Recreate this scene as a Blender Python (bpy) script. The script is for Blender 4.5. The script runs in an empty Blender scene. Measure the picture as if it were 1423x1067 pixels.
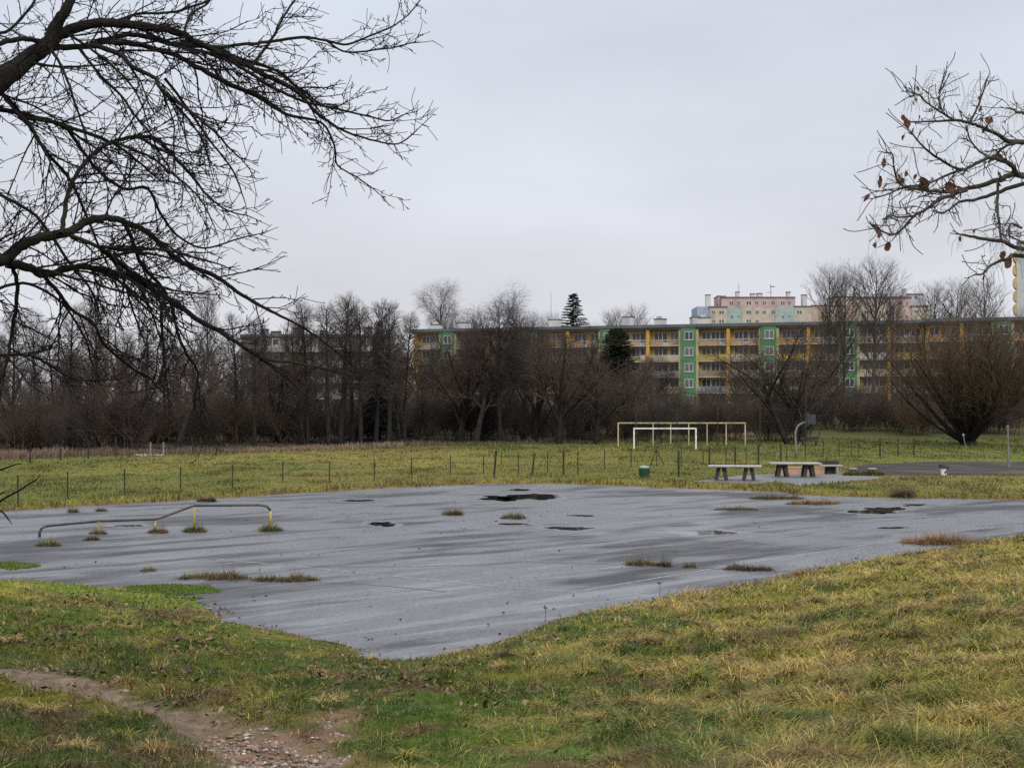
import bpy, math, random
import numpy as np
from math import radians, sin, cos, pi

SC = bpy.context.scene
COL = SC.collection
F = 2000.0            # focal length in photograph pixels (1423 wide)
CAMZ = 4.1
PIT = math.atan(27.5 / F)
rng = random.Random(11)
nrg = np.random.default_rng(5)

# ------------------------------------------------------------------ pixel -> world helpers
def ray(px, py):
    u = (px - 711.5) / F; v = (533.5 - py) / F
    return (u, cos(PIT) - v * sin(PIT), sin(PIT) + v * cos(PIT))
def P(px, py, Y):
    r = ray(px, py); s = Y / r[1]
    return (r[0] * s, Y, CAMZ + r[2] * s)
def G(px, py, z=0.0):
    r = ray(px, py); s = (z - CAMZ) / r[2]
    return (r[0] * s, r[1] * s, z)
def X(px, Y): return P(px, 561, Y)[0]
def Z(py, Y): return P(711, py, Y)[2]

# ------------------------------------------------------------------ noise
def vnoise(x, y, seed=0):
    xi = np.floor(x).astype(np.int64); yi = np.floor(y).astype(np.int64)
    xf = x - xi; yf = y - yi
    def h(a, b):
        n = (a * 374761393 + b * 668265263 + seed * 974634821) & 0x7fffffff
        n = ((n ^ (n >> 13)) * 1274126177) & 0x7fffffff
        n = n ^ (n >> 16)
        return (n & 0xffff) / 65535.0
    u = xf * xf * (3 - 2 * xf); v = yf * yf * (3 - 2 * yf)
    return (h(xi, yi) * (1 - u) + h(xi + 1, yi) * u) * (1 - v) + (h(xi, yi + 1) * (1 - u) + h(xi + 1, yi + 1) * u) * v
def fbm(x, y, seed=0, o=4):
    s = 0; a = .5; t = 0
    for i in range(o):
        s = s + a * vnoise(x * 2 ** i, y * 2 ** i, seed + i * 17); t += a; a *= .5
    return s / t
def sstep(a, b, x):
    t = np.clip((x - a) / (b - a), 0, 1); return t * t * (3 - 2 * t)

# ------------------------------------------------------------------ mesh helpers
def mesh_np(name, V, quads=None, tris=None, col=None, smooth=False, mats=(), qm=None, tm=None):
    me = bpy.data.meshes.new(name)
    V = np.asarray(V, dtype=np.float32).reshape(-1, 3)
    nq = 0 if quads is None else len(quads); nt = 0 if tris is None else len(tris)
    me.vertices.add(len(V)); me.vertices.foreach_set('co', V.ravel())
    loops = []
    if nq: loops.append(np.asarray(quads, dtype=np.int32).ravel())
    if nt: loops.append(np.asarray(tris, dtype=np.int32).ravel())
    L = np.concatenate(loops)
    me.loops.add(len(L)); me.loops.foreach_set('vertex_index', L)
    me.polygons.add(nq + nt)
    st = np.concatenate([np.arange(nq) * 4, nq * 4 + np.arange(nt) * 3]).astype(np.int32)
    me.polygons.foreach_set('loop_start', st)
    for m in mats: me.materials.append(m)
    if qm is not None or tm is not None:
        mi = np.concatenate([np.asarray(qm if qm is not None else np.zeros(nq)), np.asarray(tm if tm is not None else np.zeros(nt))]).astype(np.int32)
        me.polygons.foreach_set('material_index', mi)
    if smooth: me.polygons.foreach_set('use_smooth', np.ones(nq + nt, dtype=bool))
    me.update(calc_edges=True)
    if col is not None:
        at = me.color_attributes.new('col', 'FLOAT_COLOR', 'POINT')
        c = np.ones((len(V), 4), dtype=np.float32); c[:, :3] = col
        at.data.foreach_set('color', c.ravel())
    return me
def link(name, data, parent=None, loc=None):
    o = bpy.data.objects.new(name, data); COL.objects.link(o)
    if parent is not None: o.parent = parent
    if loc is not None: o.location = loc
    return o
def tag(o, label=None, cat=None, group=None, kind=None):
    if label: o['label'] = label
    if cat: o['category'] = cat
    if group: o['group'] = group
    if kind: o['kind'] = kind
    return o
def empty(name, loc=(0, 0, 0), rz=0, label=None, cat=None, group=None):
    o = bpy.data.objects.new(name, None); COL.objects.link(o)
    o.location = loc; o.rotation_euler = (0, 0, rz); o.empty_display_size = .3
    return tag(o, label, cat, group)

class MB:
    """collects boxes, prisms and tubes; build() links them as one mesh object"""
    def __init__(s): s.V = []; s.Fc = []; s.M = []
    def add(s, V, Fc, m=0):
        b = len(s.V); s.V += [tuple(v) for v in V]
        s.Fc += [tuple(i + b for i in f) for f in Fc]; s.M += [m] * len(Fc); return s
    def box(s, x0, x1, y0, y1, z0, z1, m=0):
        V = [(x0,y0,z0),(x1,y0,z0),(x1,y1,z0),(x0,y1,z0),(x0,y0,z1),(x1,y0,z1),(x1,y1,z1),(x0,y1,z1)]
        return s.add(V, [(0,3,2,1),(4,5,6,7),(0,1,5,4),(1,2,6,5),(2,3,7,6),(3,0,4,7)], m)
    def hexa(s, V, m=0):
        return s.add(V, [(0,3,2,1),(4,5,6,7),(0,1,5,4),(1,2,6,5),(2,3,7,6),(3,0,4,7)], m)
    def prism(s, pts, z0, z1, m=0):
        n = len(pts)
        V = [(p[0], p[1], z0) for p in pts] + [(p[0], p[1], z1) for p in pts]
        Fc = [tuple(range(n))[::-1], tuple(range(n, 2 * n))] + [(i, (i + 1) % n, n + (i + 1) % n, n + i) for i in range(n)]
        return s.add(V, Fc, m)
    def lathe(s, prof, k=16, c=(0, 0), m=0, cap=True):
        V = []; Fc = []
        for (r, z) in prof:
            for i in range(k): V.append((c[0] + r * cos(2 * pi * i / k), c[1] + r * sin(2 * pi * i / k), z))
        for j in range(len(prof) - 1):
            for i in range(k):
                a = j * k + i; b = j * k + (i + 1) % k
                Fc.append((a, b, b + k, a + k))
        if cap: Fc.append(tuple(range(k))[::-1]); Fc.append(tuple(range((len(prof) - 1) * k, len(prof) * k)))
        return s.add(V, Fc, m)
    def tube(s, pts, r, k=8, m=0):
        n = len(pts); rr = r if isinstance(r, (list, tuple)) else [r] * n
        pts = [np.array(p, float) for p in pts]; V = []; Fc = []
        ref = None
        for i in range(n):
            t = pts[min(i + 1, n - 1)] - pts[max(i - 1, 0)]; t /= np.linalg.norm(t) + 1e-9
            if ref is None:
                ref = np.array((0, 0, 1.)) if abs(t[2]) < .9 else np.array((1., 0, 0))
            u = np.cross(t, ref); u /= np.linalg.norm(u) + 1e-9; v = np.cross(t, u); ref = -np.cross(t, u) if abs(np.dot(ref, t)) > .98 else ref
            for j in range(k):
                a = 2 * pi * j / k; V.append(tuple(pts[i] + rr[i] * (cos(a) * u + sin(a) * v)))
        for i in range(n - 1):
            for j in range(k):
                a = i * k + j; b = i * k + (j + 1) % k; Fc.append((a, a + k, b + k, b))
        Fc.append(tuple(range(k))); Fc.append(tuple(range((n - 1) * k, n * k))[::-1])
        return s.add(V, Fc, m)
    def data(s, name, mats, smooth=False):
        me = bpy.data.meshes.new(name); me.from_pydata(s.V, [], s.Fc)
        for m in (mats if isinstance(mats, (list, tuple)) else [mats]): me.materials.append(m)
        me.polygons.foreach_set('material_index', s.M)
        if smooth: me.polygons.foreach_set('use_smooth', [True] * len(s.Fc))
        me.update(); return me
    def build(s, name, mats, parent=None, loc=None, smooth=False):
        return link(name, s.data(name, mats, smooth), parent, loc)

# ------------------------------------------------------------------ materials
def lin(c):
    return tuple(((v / 255) / 12.92 if v / 255 <= .04045 else ((v / 255 + .055) / 1.055) ** 2.4) for v in c)
def nm(name):
    m = bpy.data.materials.new(name); m.use_nodes = True
    nt = m.node_tree; b = nt.nodes['Principled BSDF']
    return m, nt, b
def mat(name, c, rough=.75, var=.25, scale=2.0, spec=.3, metal=0, bump=0, dirt=None, dscale=.6):
    """plain weathered surface: base colour with two octaves of procedural variation"""
    m, nt, b = nm(name); N = nt.nodes; Lk = nt.links
    tc = N.new('ShaderNodeTexCoord')
    n1 = N.new('ShaderNodeTexNoise'); n1.inputs['Scale'].default_value = scale; n1.inputs['Detail'].default_value = 5
    Lk.new(tc.outputs['Object'], n1.inputs['Vector'])
    r = N.new('ShaderNodeValToRGB')
    r.color_ramp.elements[0].position = .3; r.color_ramp.elements[1].position = .7
    r.color_ramp.elements[0].color = (*[v * (1 - var) for v in c], 1)
    r.color_ramp.elements[1].color = (*[min(1, v * (1 + var)) for v in c], 1)
    Lk.new(n1.outputs['Fac'], r.inputs['Fac'])
    out = r.outputs['Color']
    if dirt:
        n2 = N.new('ShaderNodeTexNoise'); n2.inputs['Scale'].default_value = dscale; n2.inputs['Detail'].default_value = 6
        Lk.new(tc.outputs['Object'], n2.inputs['Vector'])
        r2 = N.new('ShaderNodeValToRGB'); r2.color_ramp.elements[0].position = .5; r2.color_ramp.elements[1].position = .7
        r2.color_ramp.elements[0].color = (0, 0, 0, 1); r2.color_ramp.elements[1].color = (.75, .75, .75, 1)
        Lk.new(n2.outputs['Fac'], r2.inputs['Fac'])
        mx = N.new('ShaderNodeMix'); mx.data_type = 'RGBA'
        Lk.new(r2.outputs['Color'], mx.inputs[0]); Lk.new(out, mx.inputs[6]); mx.inputs[7].default_value = (*dirt, 1)
        out = mx.outputs[2]
    Lk.new(out, b.inputs['Base Color'])
    b.inputs['Roughness'].default_value = rough; b.inputs['Metallic'].default_value = metal
    b.inputs['Specular IOR Level'].default_value = spec
    if bump:
        bp = N.new('ShaderNodeBump'); bp.inputs['Strength'].default_value = bump; bp.inputs['Distance'].default_value = .02
        n3 = N.new('ShaderNodeTexNoise'); n3.inputs['Scale'].default_value = scale * 12; n3.inputs['Detail'].default_value = 4
        Lk.new(tc.outputs['Object'], n3.inputs['Vector']); Lk.new(n3.outputs['Fac'], bp.inputs['Height'])
        Lk.new(bp.outputs['Normal'], b.inputs['Normal'])
    return m
def mat_attr(name, rough=.8, spec=.2, var=.25, scale=3.0, bump=0, bscale=20, fine=0):
    """base colour from the mesh's own colour attribute with procedural speckle"""
    m, nt, b = nm(name); N = nt.nodes; Lk = nt.links
    a = N.new('ShaderNodeAttribute'); a.attribute_name = 'col'
    tc = N.new('ShaderNodeTexCoord')
    n1 = N.new('ShaderNodeTexNoise'); n1.inputs['Scale'].default_value = scale; n1.inputs['Detail'].default_value = 7; n1.inputs['Roughness'].default_value = .7
    Lk.new(tc.outputs['Object'], n1.inputs['Vector'])
    mr = N.new('ShaderNodeMapRange'); mr.inputs[1].default_value = .3; mr.inputs[2].default_value = .7
    mr.inputs[3].default_value = 1 - var; mr.inputs[4].default_value = 1 + var
    Lk.new(n1.outputs['Fac'], mr.inputs[0])
    vm = N.new('ShaderNodeVectorMath'); vm.operation = 'SCALE'
    Lk.new(a.outputs['Color'], vm.inputs[0]); Lk.new(mr.outputs[0], vm.inputs['Scale'])
    Lk.new(vm.outputs[0], b.inputs['Base Color'])
    b.inputs['Roughness'].default_value = rough; b.inputs['Specular IOR Level'].default_value = spec
    if bump:
        bp = N.new('ShaderNodeBump'); bp.inputs['Strength'].default_value = bump; bp.inputs['Distance'].default_value = .05
        n3 = N.new('ShaderNodeTexNoise'); n3.inputs['Scale'].default_value = bscale; n3.inputs['Detail'].default_value = 6
        Lk.new(tc.outputs['Object'], n3.inputs['Vector']); Lk.new(n3.outputs['Fac'], bp.inputs['Height'])
        Lk.new(bp.outputs['Normal'], b.inputs['Normal'])
    return m

M_GROUND = mat_attr('soil_and_turf', .9, .1, .55, 5, 1.0, 14)
M_GRASS = mat_attr('grass_blades', .6, .25, .12, 1.5)
M_LEAF = mat_attr('dry_leaves', .7, .3, .25, 30)
M_STONE = mat_attr('rubble', .85, .25, .3, 40, .3, 60)
M_BARK = mat('bark_dark', (.017, .015, .013), .95, .45, 6, .1, bump=.8, dirt=(.030, .034, .020), dscale=2.5)
M_TWIG = mat('twigs_dark', (.017, .013, .013), .9, .3, 4, .1)
M_BBARK = mat('belt_bark', (.026, .023, .022), .95, .4, 3, .1)
M_TW_GREY = mat('twigs_grey_brown', (.074, .061, .055), .9, .25, .6, .1)
M_TW_BRN = mat('twigs_brown', (.086, .064, .052), .9, .3, .6, .1)
M_TW_RED = mat('twigs_red_brown', (.098, .071, .052), .9, .3, .6, .1)
M_TW_DK = mat('twigs_dim', (.055, .045, .043), .9, .3, .6, .1)
M_TW_PALE = mat('twigs_pale_grey', (.085, .073, .066), .9, .25, .6, .1)
M_BIRCH = mat('birch_bark', (.20, .19, .175), .85, .5, 4, .15)
M_NEEDLE = mat('needles_dark', (.018, .027, .020), .8, .35, 1.2, .15)
M_NEEDLE2 = mat('needles_green', (.026, .040, .020), .8, .4, 1.0, .15)

# ------------------------------------------------------------------ terrain
COURT_PX = [(-90,722),(0,711),(100,704),(260,695),(400,686),(540,678),(650,673.5),(700,671.5),(765,672),(850,674.5),(950,678.5),
    (1040,682),(1092,684),(1110,688),(1180,690),(1260,692),(1423,694.5),(1540,696),
    (1540,733),(1423,746),(1351,756),(1238,776),(1178,785),(1098,797),(1077,807),(1000,820),(939,829),(840,849),(776,860),(753,869),
    (700,889),(687,894),(631,908),(589,917),(541,920),(507,914),(488,899),(448,891),(406,880),(350,870),(309,863),(292,851),(270,834),
    (197,824),(146,818),(28,811),(-90,806)]
court = np.array([G(*p)[:2] for p in COURT_PX])
def dense_poly(poly, step, amp, seed, fr=1.5):
    out = []
    n = len(poly)
    for i in range(n):
        a = poly[i]; b = poly[(i + 1) % n]; L = np.linalg.norm(b - a); k = max(1, int(L / step))
        for j in range(k): out.append(a + (b - a) * j / k)
    out = np.array(out)
    c = out.mean(0); d = out - c; d /= np.linalg.norm(d, axis=1)[:, None]
    nn = fbm(out[:, 0] * fr, out[:, 1] * fr, seed, 4) - .5
    return out + d * (nn * amp * 2)[:, None]
court_d = dense_poly(court, .3, .38, 3, 2.1)
def inside(poly, x, y):
    r = np.zeros(x.shape, bool); n = len(poly); j = n - 1
    for i in range(n):
        xi, yi = poly[i]; xj, yj = poly[j]
        c = ((yi > y) != (yj > y)) & (x < (xj - xi) * (y - yi) / (yj - yi + 1e-12) + xi)
        r ^= c; j = i
    return r
def segdist(pl, x, y, closed=True):
    d = np.full(x.shape, 1e9); n = len(pl)
    for i in range(n if closed else n - 1):
        ax, ay = pl[i][:2]; bx, by = pl[(i + 1) % n][:2]
        ex, ey = bx - ax, by - ay
        t = np.clip(((x - ax) * ex + (y - ay) * ey) / (ex * ex + ey * ey + 1e-12), 0, 1)
        d = np.minimum(d, np.hypot(x - ax - t * ex, y - ay - t * ey))
    return d
def courtdist(x, y):
    d = segdist(court, x, y)
    return np.where(inside(court, x, y), -d, d)
pad = dense_poly(np.array([G(*p, .06)[:2] for p in [(962, 669), (1030, 660.5), (1150, 656), (1232, 664), (1175, 669.5), (1112, 674.5), (1075, 669), (1052, 672)]]), .4, .15, 9)
cind = dense_poly(np.array([G(*p, .06)[:2] for p in [(1172, 652), (1200, 645), (1300, 641.5), (1423, 641), (1600, 641), (1600, 659.5), (1423, 660.5), (1250, 660.5), (1190, 658)]]), .6, .4, 10)
PADC = [G(*p, .06)[:2] for p in [(962, 669), (1030, 660.5), (1150, 656), (1232, 664), (1175, 669.5), (1112, 674.5)]]; CINC = [G(*p, .06)[:2] for p in [(1172, 652), (1200, 645), (1300, 641.5), (1600, 641), (1600, 659.5), (1250, 660.5)]]
def flatmask(x, y):
    m = np.zeros(x.shape)
    for pl in (PADC, CINC):
        dd = np.where(inside(pl, x, y), 0, segdist(pl, x, y)); m = np.maximum(m, 1 - sstep(.9, 2.5, dd))
    return m
def height(x, y, d=None):
    x = np.asarray(x, float); y = np.asarray(y, float)
    if d is None: d = courtdist(x, y)
    near = 1 - sstep(44, 52, y)
    dn = np.clip(d, 0, 60)
    ramp = .103 * np.clip(dn, 0, 24)
    out = sstep(0, .5, d)
    bump = (fbm(x * .45, y * .45, 8, 3) - .5) * .28 + (fbm(x * 1.7, y * 1.7, 21, 3) - .5) * .30
    z = near * (ramp + .05 * out + bump * out * sstep(0, 3, d))
    far = 1 - near
    z = z + far * out * (.05 + (fbm(x * .12, y * .12, 5, 3) - .5) * .35 * sstep(0, 8, d) + (fbm(x * .9, y * .9, 31, 2) - .5) * .10)
    z = z + 2.1 * sstep(152, 205, y + .12 * np.abs(x)) * (1 - .3 * sstep(0, -60, x))
    fm = flatmask(x, y); z = z * (1 - fm) + .052 * fm
    z = np.where(d < .02, -.012, z)
    return z
def hgt(x, y): return float(height(np.array([x]), np.array([y]))[0])
def GT(px, py):
    r = ray(px, py); t = 5.0
    while t < 600:
        x, y, z = r[0] * t, r[1] * t, CAMZ + r[2] * t
        if z <= hgt(x, y): return (x, y, hgt(x, y))
        t += .15
    return (x, y, 0)
PATH1 = [GT(*p) for p in [(-120, 905), (0, 926), (100, 955), (200, 984), (280, 1008), (340, 1032), (390, 1058), (430, 1090)]] 
PATH2 = [GT(*p) for p in [(468, 985), (460, 1015), (448, 1045), (440, 1085)]]
PATH1.append((PATH1[-1][0] + .5, 7, 0)); PATH2.append((PATH2[-1][0] - .1, 7, 0))
MOSS = GT(215, 828)
def pathw(x, y):
    d1 = segdist(PATH1, x, y, False); d2 = segdist(PATH2, x, y, False)
    wob = (fbm(x * 1.6, y * 1.6, 77, 4) - .5) * .75
    w1 = .54 - .20 * sstep(11.0, 15, y)
    return np.maximum(1 - sstep(w1 - .22, w1 + .3, d1 + wob), .85 * (1 - sstep(.08, .38, d2 + wob * .8)))
C_ = lambda *c: np.array(c, float)
DIRT = C_(.150, .108, .078); DIRT2 = C_(.185, .108, .072)
GREEN = C_(.078, .118, .014); YEL = C_(.242, .218, .034); STRAW = C_(.37, .262, .080); BROWN = C_(.135, .085, .042); DEEP = C_(.040, .080, .008)
def mixc(a, b, t): return a * (1 - t)[:, None] + b * t[:, None]
FEDGE = sorted([G(*p)[:2] for p in [(-200, 643), (0, 638), (180, 634.5), (330, 630.5), (450, 626), (560, 621.5), (850, 616), (1000, 613)]])
def beyond(x, y): return y - np.interp(x, [p[0] for p in FEDGE], [p[1] for p in FEDGE])
def turf_colour(x, y, d, jit=None):
    """colour of the turf itself: green, yellowed and dead areas"""
    n = len(x); one = np.ones(n)
    a = fbm(x * .35, y * .35, 41, 4); b = fbm(x * 1.3, y * 1.3, 52, 3); e = fbm(x * .9 + 7, y * .9, 63, 4)
    right = sstep(-1.5, 4, x - .12 * (y - 12)); near = 1 - sstep(44, 52, y)
    ye = sstep(.36, .62, a * .6 + b * .4 + .13 * right * near - .10 * (1 - right) * near + .06 * (1 - near) - .10 * (1 - sstep(11, 17, y)))
    c = mixc(np.tile(GREEN, (n, 1)), YEL, ye * .95)
    st = sstep(.54, .68, e + .05 * right) * (.75 * right + .35)
    c = mixc(c, STRAW, np.clip(st, 0, 1) * (.75 * near + .25))
    dp = sstep(.56, .68, fbm(x * .8, y * .8 + 30, 71, 3)) * near
    c = mixc(c, DEEP, dp * .8)
    br = sstep(.58, .72, fbm(x * 1.1 + 50, y * 1.1, 88, 4)) * (.55 + .35 * (1 - right))
    c = mixc(c, BROWN, br * near)
    edge = (1 - sstep(.3, 1.3, d + (b - .5) * 1.6)) * sstep(-.4, .1, d)
    c = mixc(c, BROWN * 1.15, edge * np.where(near > .5, .35 + .3 * right, .85))
    # far field: olive, a touch yellower, greener towards the trees
    fieldc = mixc(np.tile(C_(.215, .188, .050), (n, 1)), C_(.125, .132, .032), sstep(.42, .62, fbm(x * .06, y * .035, 14, 4)))
    fieldc = mixc(fieldc, C_(.185, .145, .052), sstep(.54, .7, fbm(x * .10 + 9, y * .05, 15, 3)) * .6)
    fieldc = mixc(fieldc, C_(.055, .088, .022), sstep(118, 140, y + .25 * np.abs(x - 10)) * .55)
    bright = sstep(20, 30, x) * (1 - sstep(118, 132, y)) * sstep(80, 95, y)
    fieldc = mixc(fieldc, C_(.14, .17, .045), bright * .5)
    c = mixc(c, fieldc, (1 - near) * sstep(1.2, 3.5, d) * .9)
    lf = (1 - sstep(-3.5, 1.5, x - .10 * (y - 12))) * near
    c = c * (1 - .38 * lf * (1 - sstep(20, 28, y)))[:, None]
    mo = .75 * (1 - sstep(.4, 1.9, np.hypot((x - MOSS[0]) * .42, (y - MOSS[1]) * .75) + (b - .5) * 1.2))
    c = mixc(c, C_(.12, .205, .016), mo)
    dd = sstep(1, 5, beyond(x, y) + (b - .5) * 6)
    c = mixc(c, C_(.075, .056, .042), dd * (1 - .75 * sstep(8, 22, x)) * .95)
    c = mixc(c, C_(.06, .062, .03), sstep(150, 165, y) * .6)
    return c

def axis(fine0, fine1, step, lo, hi, g=1.09):
    a = list(np.arange(fine0, fine1, step)); s = step; v = a[-1]
    while v < hi: s *= g; v += s; a.append(v)
    s = step; v = fine0; b = []
    while v > lo: s *= g; v -= s; b.append(v)
    return np.array(b[::-1] + a)
gx = axis(-14, 20, .16, -3000, 3000); gy = axis(6, 50, .16, -60, 4000, 1.045)
XX, YY = np.meshgrid(gx, gy); xs = XX.ravel(); ys = YY.ravel()
D = courtdist(xs, ys); zs = height(xs, ys, D)
pw = pathw(xs, ys)
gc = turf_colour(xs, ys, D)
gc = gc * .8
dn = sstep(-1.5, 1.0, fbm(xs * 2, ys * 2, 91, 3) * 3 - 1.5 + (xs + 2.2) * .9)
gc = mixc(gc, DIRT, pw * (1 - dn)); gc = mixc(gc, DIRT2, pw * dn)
zs = zs - pw * .05
nx, ny = len(gx), len(gy)
ii = (np.arange(ny - 1)[:, None] * nx + np.arange(nx - 1)[None, :]).ravel()
q = np.stack([ii, ii + 1, ii + 1 + nx, ii + nx], 1)
tag(link('ground', mesh_np('ground', np.stack([xs, ys, zs], 1), q, col=gc, smooth=True, mats=[M_GROUND])), kind='structure')

# ------------------------------------------------------------------ asphalt court
def asphalt_mat():
    m, nt, b = nm('wet_asphalt'); N = nt.nodes; Lk = nt.links
    tc = N.new('ShaderNodeTexCoord')
    def noise(s, d=5, rough=.55, rot=0, sc=(1, 1, 1)):
        mp = N.new('ShaderNodeMapping'); mp.inputs['Rotation'].default_value = (0, 0, rot); mp.inputs['Scale'].default_value = sc
        Lk.new(tc.outputs['Object'], mp.inputs['Vector'])
        n = N.new('ShaderNodeTexNoise'); n.inputs['Scale'].default_value = s; n.inputs['Detail'].default_value = d; n.inputs['Roughness'].default_value = rough
        Lk.new(mp.outputs[0], n.inputs['Vector']); return n.outputs['Fac']
    def rng_(v, a, b_, c, d_):
        r = N.new('ShaderNodeMapRange'); r.inputs[1].default_value = a; r.inputs[2].default_value = b_; r.inputs[3].default_value = c; r.inputs[4].default_value = d_
        r.interpolation_type = 'SMOOTHSTEP'; Lk.new(v, r.inputs[0]); return r.outputs[0]
    def mth(op, a, b_):
        n = N.new('ShaderNodeMath'); n.operation = op
        for i, v in enumerate((a, b_)):
            if isinstance(v, (int, float)): n.inputs[i].default_value = v
            else: Lk.new(v, n.inputs[i])
        return n.outputs[0]
    def aniso(scale, stretch, d=6, rough=.6, deg=41.5, off=0.0):
        mp = N.new('ShaderNodeMapping'); mp.vector_type = 'TEXTURE'; mp.inputs['Rotation'].default_value = (0, 0, radians(deg)); mp.inputs['Scale'].default_value = (stretch, 1, 1); mp.inputs['Location'].default_value = (off, off * .7, 0)
        Lk.new(tc.outputs['Object'], mp.inputs['Vector'])
        n = N.new('ShaderNodeTexNoise'); n.inputs['Scale'].default_value = scale; n.inputs['Detail'].default_value = d; n.inputs['Roughness'].default_value = rough; n.inputs['Distortion'].default_value = .25
        Lk.new(mp.outputs[0], n.inputs['Vector']); return n.outputs['Fac']
    big = noise(.13, 5, .55, .4); lane = aniso(.55, 5.2); lane2 = aniso(1.2, 6.4, 8, .64, 41.5, 5.3); stain = noise(.5, 8, .7, 1.9); fine = noise(10, 7, .82); grain = noise(120, 2, .6)
    wet = rng_(mth('ADD', mth('MULTIPLY', big, .45), mth('MULTIPLY', lane, .55)), .40, .55, 0, 1)
    film = mth('MULTIPLY', rng_(lane2, .50, .58, 0, 1), rng_(mth('ADD', mth('MULTIPLY', big, .5), mth('MULTIPLY', lane, .5)), .44, .54, .3, 1))
    r = N.new('ShaderNodeMix'); r.data_type = 'RGBA'
    Lk.new(wet, r.inputs[0]); r.inputs[6].default_value = (.036, .037, .043, 1); r.inputs[7].default_value = (.074, .076, .088, 1)
    sp = N.new('ShaderNodeVectorMath'); sp.operation = 'SCALE'
    Lk.new(r.outputs[2], sp.inputs[0]); Lk.new(rng_(fine, .38, .62, .35, 1.75), sp.inputs['Scale'])
    st = N.new('ShaderNodeVectorMath'); st.operation = 'SCALE'; Lk.new(sp.outputs[0], st.inputs[0]); Lk.new(rng_(stain, .52, .68, 1, .6), st.inputs['Scale'])
    Lk.new(st.outputs[0], b.inputs['Base Color'])
    ro = mth('ADD', mth('ADD', rng_(wet, 0, 1, .72, .42), mth('MULTIPLY', film, -.20)), rng_(fine, .36, .64, -.13, .13))
    Lk.new(ro, b.inputs['Roughness'])
    Lk.new(mth('ADD', rng_(wet, 0, 1, .30, .62), mth('MULTIPLY', film, .95)), b.inputs['Specular IOR Level'])
    bp = N.new('ShaderNodeBump'); bp.inputs['Distance'].default_value = .004
    Lk.new(rng_(film, 0, 1, .6, .08), bp.inputs['Strength'])
    Lk.new(mth('ADD', fine, mth('MULTIPLY', grain, .6)), bp.inputs['Height']); Lk.new(bp.outputs['Normal'], b.inputs['Normal'])
    return m
M_ASPH = asphalt_mat()
from mathutils.geometry import tessellate_polygon
from mathutils import Vector
def sheet(name, pts, z, m, kind='structure'):
    tr = tessellate_polygon([[Vector((p[0], p[1], 0)) for p in pts]])
    me = bpy.data.meshes.new(name); me.from_pydata([(p[0], p[1], z) for p in pts], [], [tuple(t) for t in tr]); me.materials.append(m)
    import bmesh
    bm = bmesh.new(); bm.from_mesh(me); bmesh.ops.recalc_face_normals(bm, faces=bm.faces)
    if sum(f.normal.z for f in bm.faces) < 0: bmesh.ops.reverse_faces(bm, faces=bm.faces)
    bm.to_mesh(me); bm.free()
    o = link(name, me)
    if kind: o['kind'] = kind
    return o
sheet('asphalt_court', [tuple(p) for p in court_d], 0.0, M_ASPH)

def line_mat(name, c, hide, lo, hi):
    m, nt, b = nm(name); N = nt.nodes; Lk = nt.links
    tc = N.new('ShaderNodeTexCoord'); n = N.new('ShaderNodeTexNoise'); n.inputs['Scale'].default_value = 7; n.inputs['Detail'].default_value = 8; n.inputs['Roughness'].default_value = .75
    Lk.new(tc.outputs['Object'], n.inputs['Vector'])
    r = N.new('ShaderNodeMapRange'); r.inputs[1].default_value = lo; r.inputs[2].default_value = hi; Lk.new(n.outputs['Fac'], r.inputs[0])
    mx = N.new('ShaderNodeMix'); mx.data_type = 'RGBA'; mx.inputs[6].default_value = (*hide, 1); mx.inputs[7].default_value = (*c, 1)
    Lk.new(r.outputs[0], mx.inputs[0]); Lk.new(mx.outputs[2], b.inputs['Base Color']); b.inputs['Roughness'].default_value = .55
    return m
M_LINE = line_mat('worn_line_paint', (.36, .36, .37), (.10, .10, .11), .40, .66)
def strip(name, pix, w, z, m):
    p = [np.array(G(*q)[:2]) for q in pix]; L = []; R = []
    for i in range(len(p)):
        t = p[min(i + 1, len(p) - 1)] - p[max(i - 1, 0)]; t /= np.linalg.norm(t); n = np.array((-t[1], t[0]))
        ww = w * (1 + .0 * rng.random()) / 2
        L.append(p[i] + n * ww); R.append(p[i] - n * ww)
    V = [(*a, z) for a in L] + [(*a, z) for a in R]; k = len(p)
    me = bpy.data.meshes.new(name); me.from_pydata(V, [], [(i + k, i + 1 + k, i + 1, i) for i in range(k - 1)]); me.materials.append(m)
    return tag(link(name, me), kind='structure')
strip('court_line', [(300, 776.5), (408, 786.5), (552, 801), (700, 816), (800, 823)], .085, .004, M_LINE)
strip('court_line', [(808, 820.5), (1000, 788.5), (1190, 759), (1312, 741), (1383, 731)], .085, .004, M_LINE)
M_CRACK = line_mat('crack', (.035, .034, .034), (.07, .07, .075), .35, .6)
def wig(pts, n, a):
    out = []
    for i in range(len(pts) - 1):
        for j in range(n):
            t = j / n; out.append((pts[i][0] * (1 - t) + pts[i + 1][0] * t, pts[i][1] * (1 - t) + pts[i + 1][1] * t + rng.uniform(-a, a)))
    return out + [pts[-1]]
strip('asphalt_crack', wig([(250, 803), (440, 808), (520, 813), (620, 822)], 6, .6), .05, .004, M_CRACK)
strip('asphalt_crack', wig([(470, 788), (560, 787), (680, 785), (722, 780), (800, 783), (880, 785), (1000, 790), (1080, 796)], 6, .5), .06, .004, M_CRACK)
strip('asphalt_crack', wig([(430, 770), (560, 757), (720, 741), (800, 733)], 8, .5), .045, .004, M_CRACK)
strip('asphalt_crack', wig([(820, 762), (960, 749), (1150, 730), (1330, 716)], 9, .4), .045, .004, M_CRACK)
strip('asphalt_crack', wig([(-40, 757), (110, 752), (260, 742), (420, 736)], 8, .5), .045, .004, M_CRACK)

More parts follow.
